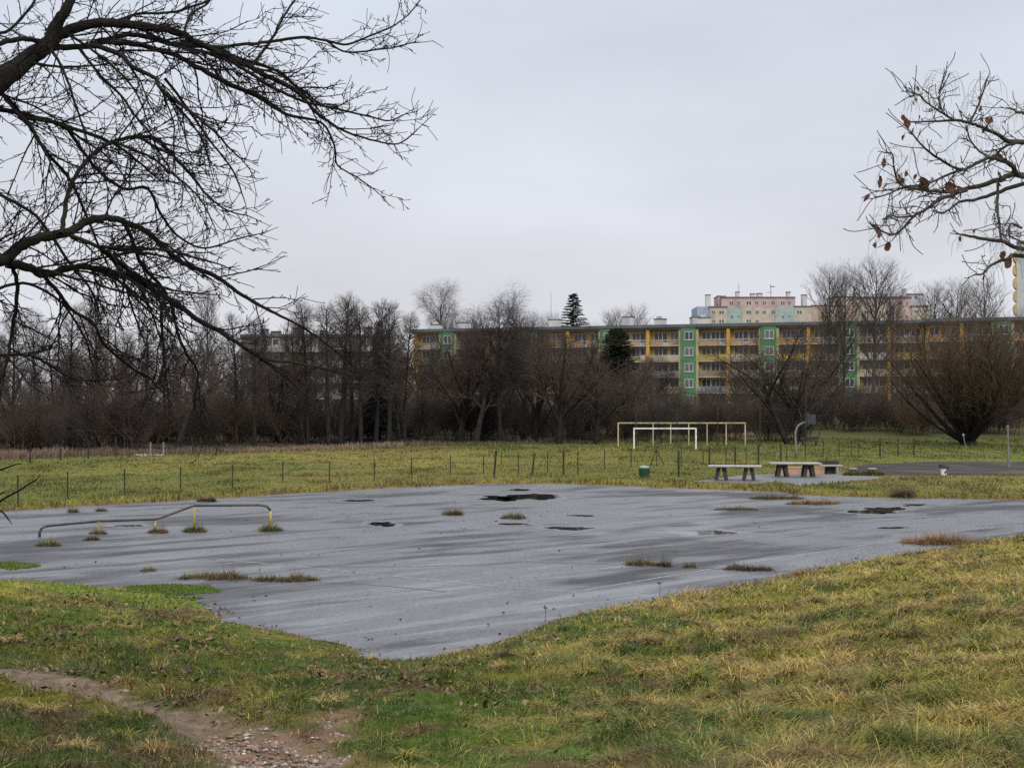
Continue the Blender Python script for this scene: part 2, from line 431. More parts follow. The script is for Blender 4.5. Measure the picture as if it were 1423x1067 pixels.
# puddles: standing water in shallow dips
def water_mat():
    m, nt, b = nm('standing_water'); b.inputs['Base Color'].default_value = (.012, .012, .013, 1)
    b.inputs['Roughness'].default_value = .03; b.inputs['IOR'].default_value = 1.33; return m
M_WATER = water_mat()
def blob(cx, cy, rx, ry, seed, n=44, amp=.5):
    pts = []
    for i in range(n):
        a = 2 * pi * i / n
        k = 1 + amp * 2 * (fbm(np.array([cos(a) * 1.8 + seed * 9.1]), np.array([sin(a) * 1.8 + seed]), seed, 4)[0] - .5)
        pts.append(G(cx + rx * k * cos(a), cy + ry * k * sin(a))[:2])
    return pts
PUD = [(735, 690.5, 52, 4.6), (690, 692.5, 26, 2.0), (532, 728.5, 19, 2.8), (794, 734, 29, 2.2), (812, 716.5, 17, 1.4), (975, 740.5, 36, 4.2), (1232, 708, 30, 3.6),
       (1205, 712, 22, 1.5), (1242, 733.5, 20, 1.4), (182, 730.5, 23, 1.5), (500, 695.5, 28, 1.2), (722, 680.5, 14, 1.2), (1272, 701.5, 16, 1.3), (715, 728, 20, 1.1)]
M_RIM = mat('damp_rim', (.080, .082, .093), .30, .2, 3, .9)
for i, p in enumerate(PUD):
    rim = blob(p[0], p[1], p[2] * 1.35 + 6, p[3] * 1.35 + .7, 3 + i, amp=.75); sheet('damp_asphalt', rim, .0025, M_RIM)
    sheet('puddle_water', blob(*p, 3 + i, amp=.75), .0045, M_WATER)
# other hard ground by the tables
M_PAD = mat('old_concrete_pad', (.105, .105, .11), .55, .3, 1.2, .5, dirt=(.08, .085, .06))
sheet('concrete_pad', [tuple(p) for p in pad], .064, M_PAD)
M_CIND = mat('dark_cinder', (.040, .035, .036), .95, .35, .8, .15, dirt=(.13, .095, .06), dscale=.25)
sheet('cinder_pitch', [tuple(p) for p in cind], .066, M_CIND)

# ------------------------------------------------------------------ grass
def blades(base, L, az, b, w, col, face=None):
    """base (N,3); droop b 0..1.2; returns V, quads, tris, colours"""
    N = len(L); s = np.array([0, .4, .75, 1.0])
    hx = np.cos(az)[:, None]; hy = np.sin(az)[:, None]
    off = (L * b)[:, None] * s ** 1.4 * .8
    zz = L[:, None] * (s * (1 - .3 * b)[:, None] - .52 * b[:, None] * s ** 2)
    cx = base[:, 0:1] + hx * off; cy = base[:, 1:2] + hy * off; cz = base[:, 2:3] + zz
    fa = nrg.uniform(0, 2 * pi, N) if face is None else face
    wx = np.cos(fa) * w / 2; wy = np.sin(fa) * w / 2
    V = np.zeros((N, 7, 3), np.float32)
    for i, k in enumerate((1, .9, .6)):
        V[:, 2 * i, 0] = cx[:, i] - wx * k; V[:, 2 * i, 1] = cy[:, i] - wy * k; V[:, 2 * i, 2] = cz[:, i]
        V[:, 2 * i + 1, 0] = cx[:, i] + wx * k; V[:, 2 * i + 1, 1] = cy[:, i] + wy * k; V[:, 2 * i + 1, 2] = cz[:, i]
    V[:, 6, 0] = cx[:, 3]; V[:, 6, 1] = cy[:, 3]; V[:, 6, 2] = cz[:, 3]
    B = np.arange(N)[:, None] * 7
    q = np.concatenate([B + np.array([0, 1, 3, 2]), B + np.array([2, 3, 5, 4])]); t = B + np.array([4, 5, 6])
    C = np.repeat(col, 7, axis=0)
    return V.reshape(-1, 3), q, t, C
def spread(x0, x1, y0, y1, n): return nrg.uniform(x0, x1, n), nrg.uniform(y0, y1, n)
GV = []; GQ = []; GTt = []; GC = []; off = 0
def add_blades(r):
    global off
    V, q_, t_, c_ = r
    GV.append(V); GQ.append(q_ + off); GTt.append(t_ + off); GC.append(c_); off += len(V)
def near_band(y0, y1, dens, w, marg=1.5):
    x0 = -.365 * y1 - marg; x1 = .365 * y1 + marg
    n = int((x1 - x0) * (y1 - y0) * dens)
    x, y = spread(x0, x1, y0, y1, n)
    k = np.abs(x) < .365 * y + marg; x = x[k]; y = y[k]
    d = courtdist(x, y)
    k = d > (-.30 + .55 * fbm(x * 1.6, y * 1.6, 19, 3) + .12 * nrg.random(len(d)) - .12); x, y, d = x[k], y[k], d[k]
    pwv = pathw(x, y)
    bare = sstep(.55, .68, fbm(x * 1.4, y * 1.4, 101, 4)) * .45
    k = nrg.random(len(x)) > np.clip(pwv * 1.0 - .12 * fbm(x * 3, y * 3, 7, 2) + bare, 0, .97); x, y, d, pwv = x[k], y[k], d[k], pwv[k]
    # clumping: pull a share of the blades towards clump centres
    n = len(x)
    cs = .34; cx = np.floor(x / cs); cy = np.floor(y / cs)
    hx = vnoise(cx * 1.0 + .5, cy + .5, 201); hy = vnoise(cx + .5, cy * 1.0 + .5, 305)
    hh = (np.sin(cx * 127.1 + cy * 311.7) * 43758.5) % 1; h2 = (np.sin(cx * 269.5 + cy * 183.3) * 43758.5) % 1; h3 = (np.sin(cx * 91.7 + cy * 57.3) * 24634.6) % 1
    px_ = (cx + .2 + .6 * hh) * cs; py_ = (cy + .2 + .6 * h2) * cs
    pull = .5 * nrg.random(n) * (h3 > .35)
    x = x + (px_ - x) * pull; y = y + (py_ - y) * pull
    right = sstep(-2.5, 3, x - .12 * (y - 12)); tr = 1 - sstep(.0, 1.6, np.abs(x + .35 * (y - 12) - .3)) # trampled strip
    h = fbm(x * .8, y * .8, 33, 3)
    L = (.10 + .20 * h + .13 * h3 * (h3 > .45)) * (.56 + .48 * right) * nrg.uniform(.5, 1.35, n) * (1 - .45 * tr)
    edge = 1 - sstep(0, .7, d); L *= 1 - .35 * edge * (1 - right)
    L *= 1 - .6 * np.clip(pwv, 0, 1)
    # lay direction: coherent flow plus fan around clump centre
    fl = fbm(x * .5, y * .5, 61, 3) * 4 * pi
    fan = np.arctan2(y - py_, x - px_)
    az = np.where(nrg.random(n) < .55, fl + nrg.normal(0, .7, n), fan + nrg.normal(0, .5, n))
    b = np.clip(nrg.normal(.82 + .26 * right, .28, n), .05, 1.35)
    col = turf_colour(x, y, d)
    tone = nrg.random(n)
    col = np.where((tone < .11)[:, None], STRAW * nrg.uniform(.6, 1.15, n)[:, None], col)
    col = np.where(((tone > .90))[:, None], BROWN * nrg.uniform(.5, 1.2, n)[:, None], col)
    col = np.where(((tone > .72) & (tone < .82))[:, None], col * .5 + GREEN * .5, col)
    col = col * nrg.uniform(.55, 1.45, n)[:, None] * (.7 + .6 * h3)[:, None]
    z = height(x, y, d) - pwv * .05 - .012
    add_blades(blades(np.stack([x, y, z], 1), L, az, b, w * nrg.uniform(.6, 1.5, n), col))
near_band(7.5, 12.5, 2300, .0052); near_band(12.5, 16.5, 1900, .006); near_band(16.5, 22, 1150, .0078); near_band(22, 31, 620, .0105); near_band(31, 47, 300, .016)
def tussocks(n, y0, y1, K, w):
    x = nrg.uniform(-.37 * y1, .37 * y1, n * 3); y = nrg.uniform(y0, y1, n * 3)
    right = sstep(-2.5, 3, x - .12 * (y - 12)); d = courtdist(x, y)
    k = (np.abs(x) < .37 * y + .5) & (d > .15) & (pathw(x, y) < .1) & (nrg.random(n * 3) < .12 + .88 * right) & (np.abs(x + .35 * (y - 12) - .3) > 1.0); x, y, right, d = x[k][:n], y[k][:n], right[k][:n], d[k][:n]
    m = len(x); rad = nrg.uniform(.06, .20, m); kind = nrg.random(m); big = nrg.uniform(.6, 1.25, m) * (.6 + .4 * right); fl = fbm(x * .5, y * .5, 61, 3) * 4 * pi
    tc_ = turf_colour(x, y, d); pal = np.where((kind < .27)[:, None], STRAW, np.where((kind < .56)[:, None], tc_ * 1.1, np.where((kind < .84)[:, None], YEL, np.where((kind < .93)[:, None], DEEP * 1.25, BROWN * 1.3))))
    I = np.repeat(np.arange(m), K); N = len(I); a = nrg.uniform(0, 6.28, N); r = np.sqrt(nrg.random(N)) * rad[I] * big[I]
    bx = x[I] + np.cos(a) * r; by = y[I] + np.sin(a) * r
    az = np.where(nrg.random(N) < .62, a + nrg.normal(0, .5, N), fl[I] + nrg.normal(0, .5, N))
    L = nrg.uniform(.16, .38, N) * big[I]; b = np.clip(nrg.normal(1.05, .22, N), .3, 1.38)
    col = pal[I] * nrg.uniform(.5, 1.35, N)[:, None]; br = nrg.random(N) < .15; col[br] = BROWN * nrg.uniform(.5, 1.2, br.sum())[:, None]
    add_blades(blades(np.stack([bx, by, height(bx, by) + .02], 1), L, az, b, w * nrg.uniform(.6, 1.5, N), col))
tussocks(260, 8.5, 16, 170, .0058); tussocks(420, 15, 26, 120, .0085); tussocks(420, 24, 46, 80, .014)
# far field
def far_band(y0, y1, dens, w, hs):
    x0 = -.37 * y1 - 3; x1 = .37 * y1 + 3
    n = int((x1 - x0) * (y1 - y0) * dens); x, y = spread(x0, x1, y0, y1, n)
    k = np.abs(x) < .37 * y + 3; x, y = x[k], y[k]
    d = courtdist(x, y); k = d > -.12 + .3 * (fbm(x * 1.2, y * 1.2, 19, 3) - .4); x, y, d = x[k], y[k], d[k]
    k = ~(inside(pad, x, y) | inside(cind, x, y)); x, y, d = x[k], y[k], d[k]
    n = len(x); edge = 1 - sstep(.4, 2.2, d)
    cl = sstep(.5, .7, fbm(x * .7, y * .35, 23, 3))
    L = hs * (.5 + .7 * cl + .8 * edge) * nrg.uniform(.5, 1.5, n)
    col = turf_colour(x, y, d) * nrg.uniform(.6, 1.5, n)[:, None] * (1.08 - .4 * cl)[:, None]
    dk = nrg.random(n) < .10; col[dk] = BROWN * .8
    z = height(x, y, d) - .01
    add_blades(blades(np.stack([x, y, z], 1), L, nrg.uniform(0, 6.28, n), np.clip(nrg.normal(.5, .25, n), .05, 1.1), w * nrg.uniform(.6, 1.5, n), col))
far_band(50, 66, 60, .03, .20); far_band(66, 90, 42, .04, .17); far_band(90, 120, 22, .06, .17); far_band(120, 158, 12, .09, .22)
tag(link('grass', mesh_np('grass', np.concatenate(GV), np.concatenate(GQ), np.concatenate(GTt), np.concatenate(GC), mats=[M_GRASS])), kind='stuff')

# tufts growing from cracks in the asphalt: one thing each
def tuft(pxs, w_px, h, depth, label, cols, dens=900, group='grass tufts growing out of the court'):
    (px, py) = pxs; c = G(px, py); wid = w_px / F * c[1]
    n = int(max(340, min(3600, 1.4 * dens * wid)))
    u = nrg.uniform(-1, 1, n); v = nrg.normal(0, .45, n)
    prof = (1 - np.abs(u) ** 3) * (.55 + .45 * fbm(u * 3 + px, u * 0 + py, 4, 3) * 1.6)
    x = u * wid / 2 + nrg.normal(0, .05, n) * wid; y = v * depth * prof + (fbm(u * 3.5 + px, u * 0, 2, 4) - .5) * depth * 2.4 + nrg.normal(0, .04, n)
    clump = fbm(x * 5 + px, y * 5, 9, 3)
    L = 1.35 * h * (.4 + 2.1 * np.clip(clump - .2, 0, 1) * prof) * nrg.uniform(.45, 1.5, n)
    az = np.arctan2(y * 2, x * (.6 if wid < 1 else .1)) + nrg.normal(0, 1.0, n)
    ci = nrg.integers(0, len(cols), n); col = np.array(cols)[ci] * nrg.uniform(.6, 1.35, n)[:, None]
    r = blades(np.stack([x, y, np.zeros(n)], 1), L, az, np.clip(nrg.normal(.85, .3, n), .1, 1.3), nrg.uniform(.006, .014, n) * max(1, c[1] / 45), col)
    o = link('grass_tuft', mesh_np('grass_tuft', r[0], r[1], r[2], r[3], mats=[M_GRASS]), loc=(c[0], c[1], .001))
    return tag(o, label, 'grass tuft', group)
TB = [C_(.13, .085, .04), C_(.2, .14, .06), C_(.09, .08, .03)]; TG = [C_(.07, .09, .025), C_(.13, .12, .04), C_(.16, .11, .05)]; TR = [C_(.24, .125, .045), C_(.18, .10, .04), C_(.26, .16, .07)]
TD = [C_(.06, .04, .025), C_(.09, .06, .035), C_(.11, .07, .04)]
for a in [((136, 741.5), 24, .14, .16, 'flat brown tuft around the foot of the leftmost yellow rail post', TB), ((219, 740), 25, .22, .18, 'brown tuft around the foot of the second yellow rail post from the left', TB),
          ((271, 738.5), 29, .22, .18, 'rounded olive tuft at the foot of the tall third yellow rail post', TG), ((376, 737.5), 27, .28, .2, 'rounded green brown tuft under the right end of the skate rail', TG),
          ((300, 803), 92, .20, .30, 'left brown half of the long grass strip on the near court', TB), ((398, 806), 84, .18, .24, 'right half of the long brown grass strip, tapering into a crack', TB),
          ((629, 715), 26, .24, .22, 'small round straw tuft alone in the middle of the far court', TB), ((713, 720), 31, .20, .2, 'low green tuft right of the round straw tuft mid court', TG),
          ((68, 758), 32, .16, .22, 'low green weed patch in front of the left end of the rail', TG), ((128, 750), 20, .10, .15, 'tiny brown weed patch just before the leftmost rail post', TD),
          ((102, 712), 12, .18, .15, 'small dark weed dot behind the rail, left of its twin', TG), ((141, 710), 12, .16, .15, 'small dark weed dot behind the rail, right of its twin', TG),
          ((288, 696.5), 24, .24, .25, 'dark tuft near the far left court edge above the tall rail section', TD), ((895, 785), 44, .20, .2, 'reddish brown tuft on the crack left of the white line crossing', TB),
          ((925, 786.5), 14, .16, .15, 'small dark weed beside the reddish tuft on the crack', TD),
          ((958, 788), 16, .13, .12, 'tiny green weed on the crack just before the white line', TG), ((1040, 792), 62, .14, .22, 'flat dark brown mat at the right end of the crack', TD),
          ((1304, 755), 92, .34, .5, 'thick rusty orange grass mound at the right court edge', TR),
          ((1022, 708), 56, .10, .5, 'left flat olive grass patch on the far right court', TG), ((1080, 693), 70, .18, .5, 'olive grass tongue reaching in at the far court edge below the tables', TG),
          ((1130, 700), 70, .18, .6, 'yellowish grass strip on the dark damp corner of the far court', TR), ((205, 793), 20, .08, .2, 'faint green moss patch left of the long grass strip', TG),
          ((1255, 691), 28, .40, .4, 'dark brown tussock on the turf strip beyond the far right court', TD)]:
    tuft(*a)

# moss and short bright grass creeping over the near left asphalt
def moss():
    n = 60000; x = []; y = []
    for (px, py, rx, ry, k) in ((225, 824, 95, 13, 42000), (0, 786, 58, 7, 18000)):
        a = nrg.uniform(0, 6.28, k); r = np.sqrt(nrg.random(k)); c = G(px, py); ex = rx / F * c[1]; ey = abs(G(px, py - ry)[1] - G(px, py + ry)[1]) / 2
        x.append(c[0] + ex * r * np.cos(a)); y.append(c[1] + ey * r * np.sin(a) + .35 * ex * r * np.cos(a) * 0)
    x = np.concatenate(x); y = np.concatenate(y)
    c1 = G(225, 824); c2 = G(0, 786)
    rr = np.minimum(np.hypot((x - c1[0]) / (95 / F * c1[1]), (y - c1[1]) / 1.7), np.hypot((x - c2[0]) / (58 / F * c2[1]), (y - c2[1]) / 1.2))
    k = fbm(x * 1.3, y * 1.3, 140, 5) > .25 + .42 * np.clip(rr, 0, 1.2) ** 1.5; x, y = x[k], y[k]; n = len(x); d = courtdist(x, y)
    z = np.maximum(height(x, y, d), 0)
    pal = np.array([(.075, .125, .014), (.12, .195, .016), (.055, .085, .016), (.14, .16, .03)]); f = fbm(x * 2.5, y * 2.5, 150, 3)
    col = pal[np.clip((f * 1.6 * 4 - 1.2 + nrg.normal(0, .8, n)).astype(int), 0, 3)] * nrg.uniform(.6, 1.3, n)[:, None]
    return blades(np.stack([x, y, z], 1), nrg.uniform(.015, .06, n) * (.5 + f), nrg.uniform(0, 6.28, n), nrg.uniform(.3, 1.1, n), nrg.uniform(.008, .018, n), col)
r = moss(); tag(link('moss', mesh_np('moss', r[0], r[1], r[2], r[3], mats=[M_GRASS])), kind='stuff')

# dry reeds along the far field edge
def reeds(pix, n, h, depth, cols, w=.05):
    p = [G(*q) for q in pix]; seg = nrg.integers(0, len(p) - 1, n); t = nrg.random(n)
    A = np.array(p); base = A[seg] * (1 - t)[:, None] + A[seg + 1] * t[:, None]
    base[:, 1] += nrg.uniform(-.2, depth, n); dens = fbm(base[:, 0] * .5, base[:, 1] * .1, 3, 3)
    L = h * (.4 + 1.1 * dens) * nrg.uniform(.6, 1.2, n)
    base[:, 2] = height(base[:, 0], base[:, 1])
    col = np.array(cols)[nrg.integers(0, len(cols), n)] * nrg.uniform(.7, 1.3, n)[:, None]
    return blades(base, L, nrg.uniform(0, 6.28, n), np.clip(nrg.normal(.3, .2, n), 0, 1), w * nrg.uniform(.6, 1.4, n), col)
RC = [C_(.20, .15, .10), C_(.16, .11, .08), C_(.25, .19, .12)]
RD = [C_(.13, .085, .06), C_(.10, .07, .055), C_(.17, .12, .08)]
rs = [reeds([(-60, 640), (80, 637)], 2600, .75, 4, [C_(.22, .15, .11), C_(.17, .11, .085)], .05), reeds([(80, 636), (190, 634), (330, 631)], 2600, .6, 6, RD, .05), reeds([(330, 630), (430, 627), (560, 622)], 3600, .55, 3, RC, .05),
      reeds([(560, 621), (760, 617), (950, 615)], 1800, .5, 4, RD + [C_(.06, .08, .03)], .05), reeds([(1110, 607), (1240, 608)], 2600, .8, 6, RC, .06), reeds([(1380, 608), (1480, 608)], 1600, .8, 6, RC, .06), reeds([(980, 613), (1090, 611)], 1400, .6, 5, RC, .06)]
o_ = 0; V_, Q_, T_, C2 = [], [], [], []
for r in rs: V_.append(r[0]); Q_.append(r[1] + o_); T_.append(r[2] + o_); C2.append(r[3]); o_ += len(r[0])
tag(link('dry_reeds', mesh_np('dry_reeds', np.concatenate(V_), np.concatenate(Q_), np.concatenate(T_), np.concatenate(C2), mats=[M_GRASS])), kind='stuff')

# fallen leaves and rubble
def leaves(n):
    x, y = spread(-9, 9, 8, 30, n * 3)
    d = courtdist(x, y); dens = sstep(.42, .66, fbm(x * .6, y * .6, 120, 4)) * (1 - .75 * sstep(-2, 2.5, x - .1 * (y - 10)))
    k = (nrg.random(n * 3) < dens) & (d > -.4); x, y, d = x[k], y[k], d[k]
    xc, yc = spread(-14, 10, 24, 56, 900); dc = courtdist(xc, yc); k = (dc < -.2) & (nrg.random(900) < .15 + .6 * sstep(2.5, 0, -dc)); x = np.concatenate([x, xc[k]]); y = np.concatenate([y, yc[k]]); d = np.concatenate([d, dc[k]]); N = len(x)
    z = height(x, y, d) + nrg.uniform(.02, .09, N); z = np.where(d < .02, .012, z)
    a = nrg.uniform(0, 6.28, N); s = nrg.uniform(.022, .05, N); ti = nrg.normal(0, .45, N); tj = nrg.normal(0, .45, N); cu = nrg.uniform(-.5, .9, N)
    loc = np.array([[-1, 0, 0], [-.25, -.55, .15], [.5, -.4, .1], [1, 0, .25], [.45, .5, .15], [-.3, .5, .2], [0, 0, -.12]])
    V = np.zeros((N, 7, 3))
    for i in range(7):
        lx, ly, lz = loc[i]; ux = lx * s; uy = ly * s; uz = lz * s * cu * 2 + ux * ti + uy * tj
        V[:, i, 0] = x + ux * np.cos(a) - uy * np.sin(a); V[:, i, 1] = y + ux * np.sin(a) + uy * np.cos(a); V[:, i, 2] = z + uz
    B = np.arange(N)[:, None] * 7
    t = np.concatenate([B + np.array([i, (i + 1) % 6, 6]) for i in range(6)])
    pal = np.array([(.13, .065, .035), (.09, .048, .03), (.17, .10, .06), (.21, .14, .09), (.065, .04, .028)])
    c = pal[nrg.integers(0, 5, N)] * nrg.uniform(.7, 1.2, N)[:, None]
    return mesh_np('fallen_leaves', V.reshape(-1, 3), None, t, np.repeat(c, 7, 0), mats=[M_LEAF])
tag(link('fallen_leaves', leaves(5200)), kind='stuff')
def rubble(n):
    x, y = spread(-4.5, .8, 8.5, 13.6, n * 6)
    pwv = pathw(x, y); k = nrg.random(n * 6) < pwv * np.clip(sstep(14.0, 10.4, y) * .75 + .06, 0, 1) * sstep(-3.6, -2.0, x); x, y = x[k][:n], y[k][:n]
    N = len(x); z = height(x, y) - .045
    s = np.exp(nrg.normal(-4.25, .42, N)); octa = np.array([[1, 0, 0], [0, 1, 0], [-1, 0, 0], [0, -1, 0], [0, 0, 1], [0, 0, -1], [.7, .7, .5], [-.7, .6, .4]])[:6]
    V = np.zeros((N, 6, 3)); a = nrg.uniform(0, 6.28, N)
    for i in range(6):
        j = nrg.uniform(.7, 1.35, (N, 3)) ; vx = octa[i][0] * s * j[:, 0] * 1.35 + nrg.normal(0, .25, N) * s; vy = octa[i][1] * s * j[:, 1] + nrg.normal(0, .25, N) * s; vz = octa[i][2] * s * .55 * j[:, 2] + nrg.normal(0, .2, N) * s
        V[:, i, 0] = x + vx * np.cos(a) - vy * np.sin(a); V[:, i, 1] = y + vx * np.sin(a) + vy * np.cos(a); V[:, i, 2] = z + vz
    B = np.arange(N)[:, None] * 6
    t = np.concatenate([B + np.array(f) for f in ((0, 1, 4), (1, 2, 4), (2, 3, 4), (3, 0, 4), (1, 0, 5), (2, 1, 5), (3, 2, 5), (0, 3, 5))])
    pal = np.array([(.27, .175, .14), (.23, .165, .135), (.33, .26, .22), (.46, .42, .38), (.20, .155, .13), (.33, .18, .13), (.26, .225, .19)])
    c = pal[nrg.integers(0, 7, N)] * nrg.uniform(.6, 1.1, N)[:, None]
    return mesh_np('brick_rubble', V.reshape(-1, 3), None, t, np.repeat(c, 6, 0), mats=[M_STONE])
tag(link('brick_rubble', rubble(9000)), kind='stuff')

# ------------------------------------------------------------------ branching plants
def nrm(v):
    l = math.sqrt(v[0] * v[0] + v[1] * v[1] + v[2] * v[2]) + 1e-9; return (v[0] / l, v[1] / l, v[2] / l)
def turn(d, ang, az):
    a = (0, 0, 1) if abs(d[2]) < .9 else (1, 0, 0)
    u = nrm((d[1] * a[2] - d[2] * a[1], d[2] * a[0] - d[0] * a[2], d[0] * a[1] - d[1] * a[0]))
    v = (d[1] * u[2] - d[2] * u[1], d[2] * u[0] - d[0] * u[2], d[0] * u[1] - d[1] * u[0])
    s, c = sin(ang), cos(ang); ca, sa = cos(az), sin(az)
    return (d[0] * c + s * (u[0] * ca + v[0] * sa), d[1] * c + s * (u[1] * ca + v[1] * sa), d[2] * c + s * (u[2] * ca + v[2] * sa))
def branch(out, R, p, d, L, r, lev, S):
    n = S['seg'][lev]; step = L / n; wb = S['wob'][lev]; up = S['up'][lev]; tip = S['tip'][lev]
    pts = [p]; rad = [r]; dirs = [d]
    for i in range(n):
        d = nrm((d[0] + R.uniform(-wb, wb), d[1] + R.uniform(-wb, wb), d[2] + R.uniform(-wb, wb) + up))
        p = (p[0] + d[0] * step, p[1] + d[1] * step, p[2] + d[2] * step)
        pts.append(p); rad.append(r * (1 - (1 - tip) * (i + 1) / n)); dirs.append(d)
    out[lev].append((pts, rad))
    if lev + 1 >= len(S['seg']): return
    k = S['n'][lev]; k = max(1, int(k * R.uniform(.8, 1.2) * (1 if lev == 0 else min(1.3, .45 + .55 * L / S['Lref'][lev]))))
    az = R.uniform(0, 6.28); t0 = S['t0'][lev]
    for i in range(k):
        t = t0 + (1 - t0) * (i + R.uniform(.1, .9)) / k
        f = min(t * n, n - 1e-4); a = int(f); fr = f - a
        q = tuple(pts[a][j] * (1 - fr) + pts[a + 1][j] * fr for j in range(3)); rr = rad[a] * (1 - fr) + rad[a + 1] * fr
        az += 2.4 + R.uniform(-.4, .4)
        sh = S['shape'][lev](t); LL = S['len'][lev + 1] * sh * R.uniform(.7, 1.25)
        branch(out, R, q, nrm(turn(dirs[a + 1], S['ang'][lev + 1] * R.uniform(.75, 1.25), az)), LL, min(rr * .72, S['rad'][lev + 1] * (.6 + .4 * sh)), lev + 1, S)
def tubes(name, polys, k, mats):
    by = {}
    for p, r in polys: by.setdefault(len(p), []).append((p, r))
    VV = []; QQ = []; o = 0
    for n, L in by.items():
        Pt = np.array([a for a, _ in L], np.float64); R = np.array([b for _, b in L], np.float64)
        t = np.gradient(Pt, axis=1); t /= np.linalg.norm(t, axis=2, keepdims=True) + 1e-12
        tm = t.mean(1); ref = np.where(np.abs(tm[:, 2:3]) < .8, np.array([[0, 0, 1.]]), np.array([[1., 0, 0]]))[:, None, :]
        u = np.cross(t, np.broadcast_to(ref, t.shape)); u /= np.linalg.norm(u, axis=2, keepdims=True) + 1e-12; v = np.cross(t, u)
        m = len(L); V = np.zeros((m, n, k, 3))
        for j in range(k):
            a = 2 * pi * j / k; V[:, :, j] = Pt + R[:, :, None] * (cos(a) * u + sin(a) * v)
        VV.append(V.reshape(-1, 3))
        b = (np.arange(m)[:, None, None] * n + np.arange(n - 1)[None, :, None]) * k
        j = np.arange(k)[None, None, :]; j2 = (j + 1) % k
        QQ.append(np.stack([b + j, b + j + k, b + j2 + k, b + j2], -1).reshape(-1, 4) + o); o += m * n * k
    return mesh_np(name, np.concatenate(VV), np.concatenate(QQ), smooth=True, mats=mats)
def plant(S, seed, stems, split=1):
    """stems: list of (pos, dir, length, radius); returns polylines per level"""
    R = random.Random(seed); out = [[] for _ in S['seg']]
    for (p, d, L, r) in stems: branch(out, R, p, nrm(d), L, r, 0, S)
    return out
crown1 = lambda t: max(.22, math.sin(min(1, (1.06 - t) * 2.6) * pi / 2)) * (.45 + .55 * min(1, t / .72))
flat = lambda t: 1.0 - .45 * t
ALDER = dict(seg=[9, 5, 4, 3], wob=[.045, .12, .2, .25], up=[.02, .10, .07, .03], tip=[.12, .25, .4, .6], n=[54, 10, 9, 0], t0=[.30, .12, .1, 0], Lref=[1, 2.6, 1.1, .5],
             len=[0, 2.9, 1.15, .6], ang=[0, .95, .75, .7], rad=[0, .06, .024, .0145], shape=[crown1, flat, flat])
POPLAR = dict(seg=[9, 5, 4, 3], wob=[.03, .06, .1, .15], up=[.02, .14, .12, .1], tip=[.1, .25, .4, .6], n=[50, 9, 8, 0], t0=[.22, .15, .15, 0], Lref=[1, 3.2, 1.2, .5],
              len=[0, 4.0, 1.5, .7], ang=[0, .66, .55, .55], rad=[0, .05, .021, .013], shape=[crown1, flat, flat])
SPREAD = dict(seg=[6, 6, 5, 4, 3], wob=[.08, .12, .16, .22, .3], up=[.03, .05, .04, .02, -.01], tip=[.5, .2, .25, .4, .6], n=[7, 11, 9, 8, 0], t0=[.35, .25, .15, .15, 0], Lref=[1, 6, 2.7, 1.1, .5],
              len=[0, 6.2, 2.9, 1.25, .62], ang=[0, .62, .75, .75, .8], rad=[0, .15, .06, .025, .0155], shape=[lambda t: .75 + .35 * t, flat, flat, flat])
WEEP = dict(seg=[8, 6, 5, 4, 4], wob=[.06, .10, .14, .16, .1], up=[.02, .07, .03, -.05, -.2], tip=[.3, .2, .25, .4, .6], n=[17, 12, 9, 9, 0], t0=[.3, .3, .2, .15, 0], Lref=[1, 5, 2.4, 1.2, .9],
            len=[0, 5.6, 2.6, 1.3, .95], ang=[0, .6, .65, .7, .6], rad=[0, .12, .05, .023, .015], shape=[lambda t: 1.1 - .45 * t, flat, flat, flat])
WILLOW = dict(seg=[7, 5, 4, 3], wob=[.07, .1, .13, .15], up=[.06, .08, .05, .0], tip=[.2, .25, .4, .6], n=[12, 9, 5, 0], t0=[.25, .1, .1, 0], Lref=[1, 3, 1.3, .7],
              len=[0, 3.4, 1.5, .75], ang=[0, .5, .5, .5], rad=[0, .036, .017, .0095], shape=[flat, flat, flat])
SHRUB = dict(seg=[6, 4, 3], wob=[.12, .16, .25], up=[.06, .07, .02], tip=[.3, .4, .6], n=[20, 10, 0], t0=[.15, .1, 0], Lref=[1, 1.6, .7],
             len=[0, 1.7, .72], ang=[0, .55, .7], rad=[0, .02, .0125], shape=[flat, flat])
PROTO = {}
def mk(kind, S, seed, stems, bark, twig, ktr=7, scale_len=None, thick=1.0):
    lv = plant(S, seed, stems)
    if thick != 1: 
        for l in range(2, len(lv)): lv[l] = [(p, [r * thick for r in rr]) for p, rr in lv[l]]
    tr = lv[0] + lv[1] if len(lv) == 5 else lv[0]
    cr = [b for l in lv[(2 if len(lv) == 5 else 1):] for b in l]
    PROTO.setdefault(kind, []).append((tubes('trunk', tr, ktr, [bark]), tubes('crown', cr, 3, [twig])))
for s in range(3): mk('alder', ALDER, 30 + s, [((0, 0, -.2), (rng.uniform(-.03, .03), 0, 1), 15, .30)], M_BBARK, M_TW_GREY)
for s in range(2): mk('alderbrown', ALDER, 40 + s, [((0, 0, -.2), (rng.uniform(-.05, .05), 0, 1), 15, .28), ((.4, .3, -.2), (.10, .05, 1), 13, .2)], M_BBARK, M_TW_BRN)
for s in range(2): mk('poplar', POPLAR, 50 + s, [((0, 0, -.2), (0, 0, 1), 15, .2)], M_BBARK, M_TW_GREY)
for s in range(2): mk('palepoplar', POPLAR, 55 + s, [((0, 0, -.2), (0, 0, 1), 15, .17)], M_TW_PALE, M_TW_PALE)
for s in range(3): mk('spread', SPREAD, 60 + s, [((0, 0, -.2), (rng.uniform(-.1, .1), 0, 1), 3.4, .33)], M_BBARK, M_TW_BRN)
